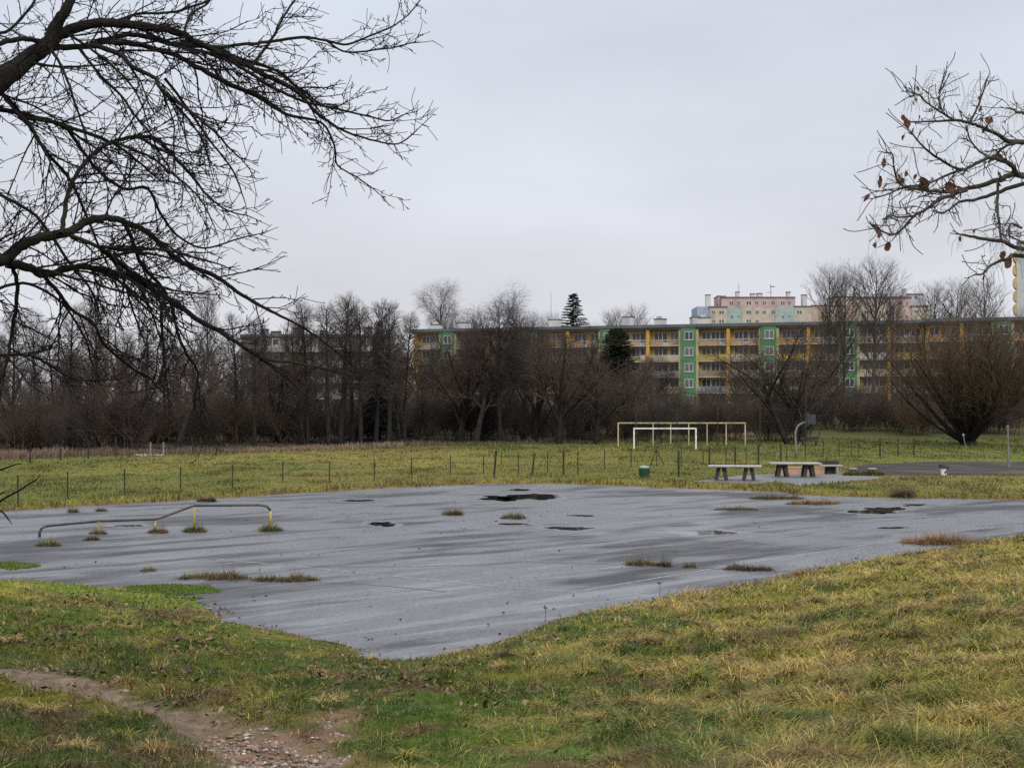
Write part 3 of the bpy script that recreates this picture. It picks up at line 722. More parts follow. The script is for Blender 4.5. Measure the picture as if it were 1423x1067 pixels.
mk('lean', SPREAD, 66, [((0, 0, -.2), (-.42, 0, 1), 6.0, .3), ((.6, 0, -.2), (.12, .1, 1), 4.2, .26)], M_BBARK, M_TW_BRN)
mk('leanleft', SPREAD, 67, [((0, 0, -.2), (-.36, .1, 1), 6.5, .3)], M_BBARK, M_TW_BRN)
for s in range(2): mk('weep', WEEP, 70 + s, [((0, 0, -.2), (.02, 0, 1), 11, .27)], M_BBARK, M_TW_DK)
mk('birch', WEEP, 75, [((0, 0, -.2), (.0, 0, 1), 14, .17)], M_TW_PALE, M_TW_PALE)
R_ = random.Random(5); st = [((0, 0, -.3), (0, 0, 1), 1.6, .55)]
for i in range(36):
    a = R_.uniform(0, 6.28); e = .03 + 1.0 * math.sqrt(R_.random())
    st.append(((cos(a) * .42 * R_.random(), sin(a) * .42 * R_.random(), .1 + .5 * R_.random()), (sin(e) * cos(a), sin(e) * sin(a), cos(e)), R_.uniform(6.2, 7.4) * (1 - .16 * e), R_.uniform(.07, .15)))
mk('willow', WILLOW, 80, st, M_BBARK, M_TW_RED)
def shrub_mesh(seed, h, nst, spreadr, twig, lean=.55):
    R = random.Random(seed); st = []
    for i in range(nst):
        a = R.uniform(0, 6.28); e = lean * math.sqrt(R.random()); q = spreadr * R.random()
        st.append(((cos(a) * q, sin(a) * q, -.1), (sin(e) * cos(a), sin(e) * sin(a), cos(e)), h * R.uniform(.6, 1.05), R.uniform(.022, .045)))
    lv = plant(SHRUB, seed, st)
    return tubes('shrub', [b for l in lv for b in l], 3, [twig])
SHR = {'brown': [shrub_mesh(90 + i, 4.2, 16, 1.5, M_TW_BRN) for i in range(3)], 'grey': [shrub_mesh(95 + i, 4.2, 15, 1.4, M_TW_GREY) for i in range(2)], 'red': [shrub_mesh(98 + i, 3.6, 18, 1.3, M_TW_RED) for i in range(2)], 'dark': [shrub_mesh(103 + i, 4.4, 15, 1.3, M_TW_DK) for i in range(2)]}
def conifer(seed, h, rmax, nb, droop, needle, top=1.0, start=.06):
    R = random.Random(seed); br = []; V = []; T = []
    for i in range(nb):
        t = start + (1 - start) * (i / nb); z = h * t; L = rmax * (1 - t) ** top * R.uniform(.75, 1.15) + .18; a = i * 2.4 + R.uniform(-.3, .3)
        pts = []; n = 5
        for j in range(n + 1):
            s = j / n; pts.append((cos(a) * L * s, sin(a) * L * s, z + L * (.18 * s - droop * s * s)))
        br.append((pts, [.03 * (1 - .8 * j / n) for j in range(n + 1)]))
        k = int(26 + 46 * L)
        for j in range(k):
            s = R.random() ** .7; f = s * n; q = min(int(f), n - 1); fr = f - q
            p = [pts[q][c] * (1 - fr) + pts[q + 1][c] * fr for c in range(3)]
            side = R.choice((-1, 1)); l = R.uniform(.14, .42) * (1.1 - .5 * s); aa = a + side * R.uniform(.4, 1.4)
            d = (cos(aa) * l, sin(aa) * l, -R.uniform(.0, .6) * l + .1 * l); w = l * .17
            b = len(V); V += [(p[0] - sin(aa) * w, p[1] + cos(aa) * w, p[2]), (p[0] + sin(aa) * w, p[1] - cos(aa) * w, p[2]), (p[0] + d[0], p[1] + d[1], p[2] + d[2] - .02)]; T.append((b, b + 1, b + 2))
            V += [(p[0], p[1], p[2] - w), (p[0], p[1], p[2] + w), (p[0] + d[0], p[1] + d[1], p[2] + d[2])]; T.append((b + 3, b + 4, b + 5))
    tr = [([(0, 0, -.2), (0, 0, h * .5), (0, 0, h * .8), (0, 0, h)], [h * .014, h * .009, h * .004, .01])] + br
    return (tubes('trunk', tr, 5, [M_BBARK]), mesh_np('crown', V, None, T, mats=[needle]))
PROTO['spruce'] = [conifer(1, 13, 3.3, 230, .40, M_NEEDLE)]
PROTO['thinspruce'] = [conifer(2, 13, 3.6, 170, .12, M_NEEDLE, .85)]
PROTO['pine'] = [conifer(3, 12.5, 2.6, 230, .02, M_NEEDLE2, .5, .42)]
TOPZ = {}
def topz(v):
    if id(v) not in TOPZ:
        hh = 0
        for m in v:
            a = np.empty(len(m.vertices) * 3, np.float32); m.vertices.foreach_get('co', a); hh = max(hh, float(np.percentile(a[2::3], 99.9)))
        TOPZ[id(v)] = hh
    return TOPZ[id(v)]
def tree(kind, px, Y, top, label, group=None, name='bare_tree', cat='tree', var=0, wide=1.0, base=None, rz=None):
    x = X(px, Y); z = hgt(x, Y); v = PROTO[kind][var % len(PROTO[kind])]
    s = (Z(top, Y) - z) / topz(v)
    o = empty(name, (x, Y, z), rng.uniform(0, 6.28) if rz is None else rz, label, cat, group); o.scale = (s * wide, s * wide, s)
    link('trunk', v[0], o); link('crown', v[1], o)
    return o
BELT = 'bare trees in the belt beyond the field'
for i, (k, px, Y, top, lab) in enumerate([
    ('alder', 18, 133, 432, 'bare dark tree at the far left edge of the photo in the tree belt'),
    ('poplar', 50, 140, 425, 'bare upright tree near the left photo edge, right of the edge tree'),
    ('alder', 97, 138, 418, 'bare straight tree left of the tall domed tree in the left belt'),
    ('alderbrown', 137, 136, 404, 'tall bare tree with domed crown rising above its neighbours at left'),
    ('spread', 172, 146, 440, 'low spreading bare tree just right of the tall domed tree'),
    ('alder', 205, 144, 432, 'bare tree standing behind the small white footbridge in the belt'),
    ('leanleft', 246, 134, 452, 'bare tree with a leaning trunk right of the white footbridge'),
    ('palepoplar', 290, 156, 392, 'tall pale bare tree rising behind the lowest overhanging branches'),
    ('alder', 329, 139, 432, 'dark bare tree between the pale tall tree and the ivy stump trunk'),
    ('alder', 354, 137, 438, 'bare tree with a broad dark foot left of the block roof with chimneys'),
    ('spread', 385, 146, 446, 'spreading bare tree before the dark apartment block at left'),
    ('alderbrown', 428, 140, 416, 'bushy brown topped bare tree before the right end of the dark block'),
    ('alder', 457, 137, 418, 'bare tree with thick dark trunk, first of the tall alder row'),
    ('alder', 473, 139, 402, 'tallest bare alder in the row left of the dark spruce'),
    ('alder', 490, 143, 414, 'slim bare alder second after the tallest one in the row'),
    ('alder', 502, 138, 420, 'slim bare alder with trunk just left of the dark spruce'),
    ('alder', 522, 141, 412, 'bare alder whose crown shows above the dark spruce'),
    ('alder', 541, 139, 416, 'bare alder just right of the dark spruce'),
    ('alderbrown', 562, 142, 432, 'last bare alder of the row, at the left end of the yellow block')]):
    tree(k, px, Y, top, lab, BELT, var=i, wide=.95)
tree('spruce', 527, 150, 446, 'dark dense spruce among the bare alders of the left belt', None, 'spruce_tree')
for i, (k, px, Y, top, lab, wd) in enumerate([
    ('leanleft', 662, 146, 448, 'bare tree with long trunk leaning left before the yellow block left end', 1.0),
    ('weep', 696, 148, 386, 'tall bare tree with a round drooping crown above the yellow block roof', 1.0),
    ('spread', 640, 152, 455, 'low bare tree before the left end of the yellow block', 1.0),
    ('weep', 728, 158, 404, 'bare round crowned tree half a crown right of the tall drooping tree', .9),
    ('spread', 742, 151, 452, 'brown bare tree right of the tall drooping tree', .9),
    ('spread', 777, 145, 440, 'bare tree with several ivy dark stems, left of the pine', 1.0),
    ('spread', 829, 146, 452, 'broad forked bare tree left of the yellow frame', 1.05),
    ('spread', 872, 156, 486, 'low wide bare tree just behind the left end of the yellow frame', 1.0)]):
    tree(k, px, Y, top, lab, 'bare trees before the yellow apartment block', var=i + 1, wide=wd)
tree('pine', 857, 164, 456, 'dark green pine before the yellow block left of its first clear green strip', None, 'pine_tree', wide=1.5)
tree('lean', 1096, 142, 440, 'bare tree leaning left with a forked trunk behind the basketball hoop', 'bare trees behind the tables', rz=0.1)
tree('spread', 1114, 150, 455, 'bare tree forking low, right behind the basketball hoop', 'bare trees behind the tables', var=2)
tree('willow', 1346, 139, 416, 'huge round many stemmed willow bush with reddish twigs at the right', None, 'willow_bush', rz=.4, wide=1.22)
tree('spread', 1452, 150, 470, 'bare tree at the right photo edge beside the round willow bush', None, var=1)
for i, (px, Y, top, lab) in enumerate([(1150, 196, 362, 'left one of the two tall pale poplars before the pink and yellow block'), (1172, 200, 366, 'tall pale poplar second from the left before the far pink and yellow block'),
                                       (1213, 190, 350, 'tallest pale poplar before the far pink and yellow block'), (1240, 205, 392, 'slender pale poplar right of the tallest one')]):
    tree('palepoplar', px, Y, top, lab, 'tall pale poplars rising over the long roof', var=i, wide=[1.25, 1.2, 1.5, .95][i])
for i, (px, top, lab) in enumerate([(1300, 386, 'first bare poplar from left behind the roof above the willow bush'), (1330, 382, 'middle bare poplar behind the roof above the willow bush'), (1370, 378, 'right bare poplar behind the roof above the willow bush'),
                                    (858, 424, 'bare poplar behind the roof just right of the dark spruce top'), (888, 420, 'bare poplar behind the roof carrying a round clump of twigs'),
                                    (655, 425, 'faint bare tree behind the roof left of the drooping crown'), (770, 430, 'faint bare tree behind the roof between mast and spruce top')]):
    tree('palepoplar', px, 305, top, lab, 'bare trees behind the long apartment block', var=i, wide=1.3)
tree('birch', 613, 300, 384, 'tall feathery birch rising behind the left end of the roof', None, 'birch_tree')
tree('thinspruce', 797, 296, 408, 'dark spruce top rising behind the yellow block roof', None, 'spruce_tree', wide=1.3)

# undergrowth
SHZ = {k: max(topz((m,)) for m in v) for k, v in SHR.items()}
def shrub(kind, px, Y, h, wide, lab, group):
    x = X(px, Y); L = SHR[kind]; o = link('shrub', L[rng.randrange(len(L))]); o.location = (x, Y, hgt(x, Y)); o.rotation_euler = (0, 0, rng.uniform(0, 6.28))
    s = h / SHZ[kind]; o.scale = (s * wide, s * wide, s); return tag(o, lab, 'shrub', group)
LABL = 'leafless brown thicket shrub under the tree belt left of the yellow block'
LABM = 'leafless brown thicket shrub before the yellow block, left of the goals'
LABG = 'leafless low shrub behind the football goals and the tables'
LABR = 'leafless brown shrub on the bank at the right, around the willow bush'
for px in range(-50, 575, 12): shrub(rng.choice(['brown', 'grey', 'grey', 'dark', 'red']), px + rng.uniform(-8, 8), (rng.uniform(124, 150) if px < 200 else rng.uniform(140, 164)), rng.choice((3.4, 4.6, 6.0, 7.4)) * rng.uniform(.8, 1.15), 1.1, LABL, 'thicket shrubs under the left tree belt')
for px in range(575, 865, 11): shrub(rng.choice(['brown', 'brown', 'grey', 'dark']), px + rng.uniform(-8, 8), rng.uniform(151, 170), rng.choice((3.0, 4.2, 5.5, 7.5)) * rng.uniform(.85, 1.1), .95, LABM, 'thicket shrubs before the yellow block')
for px in range(868, 1130, 12): shrub(rng.choice(['brown', 'grey', 'dark']), px + rng.uniform(-8, 8), rng.uniform(152, 176), rng.uniform(3.4, 6.2), 1.1, LABG, 'low shrubs behind the goals')
for px in range(1130, 1460, 13): shrub(rng.choice(['brown', 'red', 'brown', 'dark']), px + rng.uniform(-8, 8), rng.uniform(162, 184), rng.uniform(3.8, 6.4), 1.15, LABR, 'shrubs on the right hand bank')
for i, px in enumerate(range(-70, 560, 23)): tree(rng.choice(['alder', 'alderbrown', 'spread']), px + rng.uniform(-10, 10), rng.uniform(162, 190), rng.uniform(448, 505), 'bare tree of the dim back row, deep inside the left tree belt', 'back row of the left tree belt', var=i)
for i, px in enumerate(range(586, 940, 21)): tree(rng.choice(['alderbrown', 'spread', 'weep', 'spread']), px + rng.uniform(-8, 8), rng.uniform(168, 205), rng.uniform(446, 482) + (18 if px > 800 else 0), 'bare brown tree of the back row close to the yellow block', 'back row before the yellow block', var=i)
for i, px in enumerate((905, 935, 985, 1030, 1140, 1265)): tree('spread', px, rng.uniform(180, 200), [512, 535, 530, 500, 500, 495][i], 'small bare tree close to the foot of the yellow block', 'small trees at the foot of the yellow block', var=i)

# ------------------------------------------------------------------ buildings
PAINT = lambda n, c, v=.12, dirt=None: mat(n, lin(c) if max(c) > 1 else c, .85, v, .5, .2, dirt=dirt or tuple(x * .55 for x in (lin(c) if max(c) > 1 else c)), dscale=.35)
M_ORANGE = PAINT('orange_render', (.60, .34, .10)); M_YELLOW = PAINT('yellow_render', (.62, .48, .13)); M_GREENR = PAINT('green_render', (.09, .205, .10))
M_CREAM = PAINT('cream_render', (.42, .38, .21)); M_PILLAR = PAINT('orange_pillar', (.52, .31, .085)); M_ROOF = mat('roof_felt', (.105, .11, .118), .9, .25, .4)
M_SLAB = PAINT('concrete_slab', (.36, .34, .31), .2); M_WHITE = PAINT('white_plaster', (.50, .50, .49), .12); M_FRAME = mat('white_window_frame', (.50, .50, .50), .5, .05)
M_PLINTH = PAINT('plinth', (.22, .21, .2), .2)
def glass_mat(n, c):
    m, nt, b = nm(n); N = nt.nodes; tc = N.new('ShaderNodeTexCoord'); ns = N.new('ShaderNodeTexNoise'); ns.inputs['Scale'].default_value = .9
    nt.links.new(tc.outputs['Object'], ns.inputs['Vector']); r = N.new('ShaderNodeValToRGB'); r.color_ramp.elements[0].color = (*[v * .5 for v in c], 1); r.color_ramp.elements[1].color = (*[v * 1.8 for v in c], 1)
    nt.links.new(ns.outputs['Fac'], r.inputs['Fac']); nt.links.new(r.outputs['Color'], b.inputs['Base Color']); b.inputs['Roughness'].default_value = .12; b.inputs['IOR'].default_value = 1.45; return m
M_GLASS = glass_mat('window_glass', (.035, .038, .044)); M_CURT = glass_mat('window_with_curtain', (.10, .10, .105))
RAILM = [PAINT('railing_grey', (.29, .29, .30), .25), PAINT('railing_beige', (.42, .37, .27), .25), PAINT('railing_brown', (.24, .18, .12), .3), PAINT('railing_pale', (.42, .42, .42), .15), PAINT('railing_yellow', (.42, .31, .08), .2)]
def window_data(w, h, door=None):
    f = MB(); g = MB(); t = .09
    f.box(0, w, 0, .08, 0, t); f.box(0, w, 0, .08, h - t, h); f.box(0, t, 0, .08, t, h - t); f.box(w - t, w, 0, .08, t, h - t); f.box(w * .52 - .055, w * .52 + .055, 0, .08, t, h - t)
    f.box(-.06, w + .06, -.08, 0, -.06, -.001)
    g.box(t, w * .52 - .055, .03, .06, t, h - t); g.box(w * .52 + .055, w - t, .03, .06, t, h - t)
    if door:
        z0 = -.85; x0 = w + .002; x1 = w + door
        f.box(x0, x0 + t, 0, .08, z0, h); f.box(x1 - t, x1, 0, .08, z0, h); f.box(x0 + t, x1 - t, 0, .08, h - t, h); f.box(x0 + t, x1 - t, 0, .08, z0, z0 + .5); f.box(x0 + t, x1 - t, 0, .08, .0, .1)
        g.box(x0 + t, x1 - t, .03, .06, z0 + .5, 0); g.box(x0 + t, x1 - t, .03, .06, .1, h - t)
    return f.data('window', M_FRAME), g.data('pane', M_GLASS), g.data('pane', M_CURT)
W_BAY = window_data(1.55, 1.45); W_GREEN = window_data(1.55, 1.5); W_DOOR = window_data(1.5, 1.45, .95)
def put_window(wd, parent, x, y, z, name='window', R=rng):
    o = link(name, wd[0], parent, (x, y, z)); link('pane', wd[1] if R.random() < .8 else wd[2], o)
    return o
def long_block(name, label, PLx, PLy, ang, length, greens, first_end, last_end, seed, extra=()):
    R = random.Random(seed)
    e = empty(name, (PLx, PLy, 2.0), ang, label, 'building'); L0 = 1.3; H = 2.8
    w = MB(); w.box(0, length, 1.4, 11, 0, L0, 1)
    for fl in range(5): w.box(0, length, 1.4, 11, L0 + H * fl + (.001 if fl else 0), L0 + H * (fl + 1), 0 if fl < 4 else 2)
    w.build('wall', [M_YELLOW, M_PLINTH, M_ORANGE], e)
    pl = MB(); bays = []
    for k, uc in enumerate(greens):
        g = MB(); g.box(uc - 1.3, uc + 1.3, -.42, 1.39, -.4, 15.85); g.build('stair_tower', M_GREENR, e)
        for fl in range(5): put_window(W_GREEN, e, uc - .62, -.46, L0 + H * fl + .85, R=R)
        for s in (-1, 1):
            st_ = MB(); st_.box(min(uc + s * 1.302, uc + s * 1.75), max(uc + s * 1.302, uc + s * 1.75), -.12, 1.39, 0, 15.28); st_.build('corner_strip', M_CREAM, e)
        l = greens[k - 1] if k else None
        mid_l = (greens[k - 1] + uc) / 2 if k else first_end
        mid_r = (greens[k + 1] + uc) / 2 if k + 1 < len(greens) else last_end
        if mid_l is not None: bays.append((mid_l + .28, uc - 1.752, -1))
        if mid_r is not None: bays.append((uc + 1.752, mid_r - .28, 1))
        for m_ in ([mid_r] if k + 1 < len(greens) else []) + ([mid_l] if k == 0 and mid_l else []) + ([mid_r] if k + 1 == len(greens) and mid_r else []):
            p_ = MB(); p_.box(m_ - .278, m_ + .278, -.16, 1.39, 0, 15.28); p_.build('pillar', M_PILLAR, e)
    bays += list(extra)
    for (a, b, side) in bays:
        for fl in range(5):
            z = L0 + H * fl
            bl = MB(); bl.box(a, b, -.1, 1.39, z - .2, z); bo = bl.build('balcony', M_SLAB, e)
            r = R.random(); rl = MB()
            if fl == 4 or r < .22:
                rl.box(a, b, -.08, -.03, z + .95, z + 1.0)
                x = a + .1
                while x < b - .05: rl.box(x, x + .03, -.07, -.04, z + .001, z + .949); x += .16
                rl.build('railing', RAILM[R.choice([0, 3, 2])], bo)
            else:
                n = int((b - a) / .5); 
                for j in range(n):
                    x0 = a + (b - a) * j / n; x1 = a + (b - a) * (j + 1) / n
                    rl.box(x0, x1 - .015, -.08 + .012 * (j % 2), -.03, z + .06, z + 1.02)
                rl.box(a, b, -.09, -.02, z + 1.022, z + 1.07)
                rl.build('railing', RAILM[R.choice([0, 0, 1, 1, 2, 3, 4])], bo)
            wz = z + .9
            xd = a + .55 if side < 0 else b - .55 - 2.45; xw = b - .35 - 1.55 if side < 0 else a + .35
            put_window(W_DOOR, e, xd, 1.33, wz, 'balcony_door', R); put_window(W_BAY, e, xw, 1.33, wz, R=R)
            if R.random() < .35:
                c = MB(); cx = R.uniform(a + .6, b - 1.2); hh = R.uniform(.5, 1.3); c.box(cx, cx + R.uniform(.4, 1.1), .3, .8, z + .001, z + hh); c.box(cx + .1, cx + .3, .2, .7, z + hh, z + hh + .15)
                c.build('balcony_clutter', RAILM[R.randrange(5)], bo)
    rf = MB(); rf.box(-.4, length + .4, -.3, 11.4, 15.3, 15.6); rf.box(-.5, length + .5, -.55, 11.5, 15.602, 16.15)
    ro = rf.build('roof', M_ROOF, e)
    return e, ro
PLx, PLy = -18.5, 272.0; DIRX, DIRY = 87.1, -31.0; LEN = math.hypot(DIRX, DIRY); ANG = math.atan2(DIRY, DIRX)
def u_at(px, ox=PLx, oy=PLy):
    r = ray(px, 561); k = r[0] / r[1]; dx, dy = DIRX / LEN, DIRY / LEN
    return (k * oy - ox) / (dx - k * dy)
gr = [u_at(p) for p in (622, 733.5, 845, 957, 1068.5, 1180)]
blockA, roofA = long_block('apartment_block', 'long five storey yellow and orange apartment block with green stair strips', PLx, PLy, ANG, u_at(1283), gr, .3, u_at(1236), 4, [(u_at(1236) + .28, u_at(1282), -1)])
def chimney(parent, u, v, w, d, h, z0=16.152):
    c = MB(); c.box(u - w / 2, u + w / 2, v, v + d, z0, z0 + h, 0); c.box(u - w / 2 - .1, u + w / 2 + .1, v - .1, v + d + .1, z0 + h + .001, z0 + h + .16, 1)
    c.box(u - w * .3, u + w * .1, v + .2, v + d - .2, z0 + h + .162, z0 + h + .6, 0); c.build('chimney', [M_WHITE, M_ROOF], parent)
for px, w, h in ((593, 1.9, 1.0), (631, 1.6, 1.3), (697, 2.4, .9), (760, 1.9, 1.5), (864, 1.9, 1.7), (909, 2.0, 1.2), (971, 1.9, 1.3)): chimney(roofA, u_at(px), 4, w, 1.4, h)
mast = MB(); mast.tube([(u_at(754), 5, 16.15), (u_at(754), 5, 23.2)], [.06, .02], 5); mast.build('mast', M_ROOF, roofA)
# stepped right hand section of the row
ox, oy = PLx + DIRX / LEN * u_at(1284), PLy + DIRY / LEN * u_at(1284)
ox2, oy2 = ox - .336 * 3.2 + .4, oy - .942 * 3.2
g2 = [u_at(p, ox2, oy2) for p in (1394, 1500)]
blockA2, roofA2 = long_block('apartment_block', 'stepped forward orange brown apartment section at the right photo edge behind the willow bush', ox2, oy2, ANG, u_at(1560, ox2, oy2), g2, u_at(1337, ox2, oy2), u_at(1555, ox2, oy2), 9, [(.3, u_at(1337, ox2, oy2) - .28, 1)])

def pbox(mb, x0, x1, yt, yb, Y, depth, m=0, rel=None):
    X0, X1 = X(x0, Y), X(x1, Y); zt = Z(yt, Y); zb = Z(yb, Y) if yb < 900 else 1.5
    ox_, oy_, oz_ = rel or (0, 0, 0)
    mb.box(X0 - ox_, X1 - ox_, Y - oy_, Y + depth - oy_, zb - oz_, zt - oz_, m)
def far_block(name, label, cx, Y, sections, wins, chims, wcol=None):
    o3 = (X(cx, Y), Y, 1.5); e = empty(name, o3, 0, label, 'building')
    for (x0, x1, yt, yb, dY, depth, m, cap) in sections:
        w = MB(); pbox(w, x0, x1, yt, yb, Y + dY, depth, 0, o3); w.build('wall', m, e)
        if cap:
            c = MB(); pbox(c, x0 - .6, x1 + .6, yt - cap, yt - .02, Y + dY - .3, depth + .6, 0, o3); c.build('roof', M_ROOF2, e)
    for (x0, x1, yt, yb, dY) in wins:
        f = MB(); YY_ = Y + dY - .08; pbox(f, x0, x1, yt, yb, YY_, .07, 0, o3); wo = f.build('window', M_FRAME, e)
        g = MB(); k = (x1 - x0) * .10; mid = (x0 + x1) / 2
        pbox(g, x0 + k, mid - k * .6, yt + .5, yb - .5, YY_ - .02, .019, 0, o3); pbox(g, mid + k * .6, x1 - k, yt + .5, yb - .5, YY_ - .02, .019, 0, o3); g.build('pane', M_GLASS2, wo)
    for (x0, x1, yt, yb, dY) in chims:
        c = MB(); pbox(c, x0, x1, yt, yb, Y + dY, 2.2, 0, o3); pbox(c, x0 - .4, x1 + .4, yt - .8, yt - .02, Y + dY - .2, 2.6, 1, o3); c.build('chimney', [M_WHITE, M_ROOF2], e)
    return e, o3
M_ROOF2 = mat('hazed_roof', (.16, .14, .15), .9, .2, .4); M_GLASS2 = glass_mat('hazed_glass', (.06, .065, .08))  # roof and panes lightened, distance haze put into the colour
M_PINK = PAINT('hazed_pink_render', (.46, .32, .315), .08); M_BLUE = PAINT('hazed_blue_render', (.31, .36, .46), .08); M_FCREAM = PAINT('hazed_cream_render', (.47, .41, .33), .08); M_MINT = PAINT('hazed_mint_render', (.31, .39, .36), .08)  # far walls paled and greyed: the haze is painted into their colours
M_FYEL = PAINT('hazed_yellow_render', (.47, .44, .32), .08); M_GREYW = PAINT('grey_white_render', (.45, .46, .48), .08); M_OCHRE = PAINT('ochre_render', (.46, .35, .19), .12); M_SALMON = PAINT('salmon_render', (.46, .34, .28), .1)  # distant walls muted the same way, haze in the paint
S = lambda x: 960 + x / 7.115
T = lambda y: 380 + y / 7.115
far_block('apartment_block', 'distant pink topped block with a pale blue wing, above the long roof', 1040, 444,
    [(969, 986, 426, 950, 0, 14, M_BLUE, 0), (963, 976.5, 440.5, 950, -3, 8, M_GREYW, 1), (986.1, 1011, 427, 950, -.5, 14, M_FCREAM, 1.6), (1003, 1105.5, 413.5, 426.9, 1.5, 13, M_PINK, 1.2), (998, 1009, 411.5, 426, 3, 9, M_PINK, 0.5),
     (1011.1, 1031, 427, 950, -.2, 14, M_MINT, 0), (1031.1, 1077, 427, 950, 0, 14, M_FCREAM, 0), (1077.1, 1105, 427, 950, -.2, 14, M_MINT, 0), (1105.1, 1128.5, 426.2, 950, 0, 14, M_FCREAM, 1.4), (1128.6, 1147, 424.5, 950, .6, 14, M_SALMON, .5)],
    [(S(a), S(b), T(c), T(d), y) for a, b, c, d, y in [(380,430,272,316,1.5),(460,490,272,316,1.5),(548,604,272,312,1.5),(636,672,272,312,1.5),(710,748,272,312,1.5),(795,838,272,312,1.5),(888,936,272,316,1.5),(963,993,272,316,1.5),
     (548,604,364,402,0),(640,676,364,402,0),(710,748,364,402,0),(795,838,364,402,0),(548,604,455,485,0),(640,676,455,485,0),(208,245,366,402,-.5),(278,334,366,402,-.5),(208,245,455,488,-.5),(278,334,455,488,-.5),(395,425,410,445,-.2),(466,490,410,435,-.2),
     (1050,1104,364,400,0),(905,930,410,448,-.2),(966,992,408,435,-.2)]],
    [(981.5, 988, 410, 428, 4), (997.5, 1002, 411.5, 420, 6), (1023.5, 1028.3, 406, 413, 5), (1044, 1050, 408.5, 413, 5), (1053, 1060, 408, 413, 5), (1094.3, 1099, 406, 413, 5), (1115.5, 1122, 410, 427, 5)])
an = empty('antenna', (X(1027, 450), 450, Z(412.3, 450)), 0, 'thin plain antenna rod on the pink roof, left of the other aerial', 'antenna')
m_ = MB(); h = Z(394, 450) - Z(412.3, 450); m_.tube([(0, 0, 0), (0, 0, h)], .07, 5); m_.tube([(-.25, 0, h * .7), (.25, 0, h * .7)], .04, 4); m_.build('rod', M_ROOF2, an)
an = empty('antenna', (X(1071.5, 450), 450, Z(412.3, 450)), 0, 'taller branched aerial with crossbars on the pink roof', 'antenna')
h = Z(395, 450) - Z(412.3, 450); m_ = MB(); m_.tube([(0, 0, 0), (0, 0, h)], .09, 5); m_.build('rod', M_ROOF2, an)
m_ = MB(); m_.tube([(-.2, 0, h * .82), (1.2, 0, h * .80)], .16, 5); m_.tube([(.6, -.4, h * .8), (.6, .4, h * .8)], .1, 4); m_.tube([(-1.3, 0, h * .34), (.3, 0, h * .36)], .07, 5); m_.build('crossbar', M_ROOF2, an)
S = lambda x: 1130 + x / 8.37
T = lambda y: 390 + y / 8.37
far_block('apartment_block', 'distant pink and yellow block behind the tall pale poplars', 1215, 450,
    [(1148.2, 1174, 425, 950, -.6, 14, M_FYEL, 1.2), (1159, 1186, 412.5, 424.9, 2, 10, M_FYEL, .6), (1174.1, 1190, 430, 950, -.2, 13, M_PINK, 0), (1187.2, 1267, 414, 427.9, 1, 13, M_PINK, 2), (1190.1, 1243, 428, 950, .4, 13, M_FYEL, 0), (1174.1, 1189.9, 424.9, 429.9, .3, 13, M_PINK, 0),
     (1243.1, 1268, 430, 950, -.3, 13, M_PINK, 0), (1243.1, 1268, 428, 429.9, .2, 13, M_FYEL, 0), (1268.1, 1291, 426, 950, -.5, 12, M_FYEL, 2), (1262, 1284, 409, 427, 9, 9, M_GREYW, 1.2)],
    [(S(a), S(b), T(c), T(d), y) for a, b, c, d, y in [(498,545,240,285,1),(600,660,240,285,1),(750,830,240,285,1),(880,915,240,285,1),(985,1045,238,285,1),(1085,1115,238,285,1),(730,800,345,385,.4),(840,930,345,385,.4),(590,650,345,385,.4),(205,245,340,380,-.6),(290,330,340,380,-.6),(1180,1240,340,375,-.5),(1290,1320,340,375,-.5),(1010,1040,400,440,-.3),(1080,1110,400,440,-.3),(1180,1220,170,215,9)]],
    [(1257, 1260, 402, 412.5, 5), (1217, 1233, 409, 412.5, 5), (1189, 1192, 407.5, 412.5, 5)])
# tall block at the right edge with scalloped ochre balconies
Yt = 300; e = empty('tower_block', (X(1440, Yt), Yt, 1.5), -math.atan2(X(1425, Yt), Yt + 4), 'tall grey tower block with wavy ochre balcony edge at the right photo edge', 'building')
w = MB(); w.box(X(1416, Yt) - X(1440, Yt), 12, 0, 14, 0, Z(337, Yt) - 1.5); w.build('wall', M_GREYW, e)
w = MB(); w.box(X(1415, Yt) - X(1440, Yt), 12.3, -.3, 14.3, Z(337, Yt) - 1.499, Z(334, Yt) - 1.5); w.build('roof', M_ROOF2, e)
zt = Z(345, Yt) - 1.5; nfl = int(zt / 2.76); xr = X(1416, Yt) - X(1440, Yt) - .02
for k in range(nfl):
    z1 = zt - k * 2.76; pts = []
    for j in range(9):
        s = j / 8; bul = .35 + .6 * math.sin(pi * min(1, s * 1.15)) ** .7 if s < .87 else .2
        pts.append((xr - bul, z1 - 2.74 + 2.7 * s))
    n = len(pts); V = [(p[0], .0, p[1]) for p in pts] + [(xr, 0, pts[-1][1]), (xr, 0, pts[0][1])]
    V2 = [(v[0], 5.0, v[2]) for v in V]; N_ = len(V); b = MB(); b.add(V + V2, [tuple(range(N_)), tuple(range(2 * N_ - 1, N_ - 1, -1))] + [(i, N_ + i, N_ + (i + 1) % N_, (i + 1) % N_) for i in range(N_)])
    b.build('balcony', M_OCHRE, e)
for k in range(6):
    put_window(W_GREEN, e, xr + 1.6, -.05, zt - 2.0 - k * 2.76)
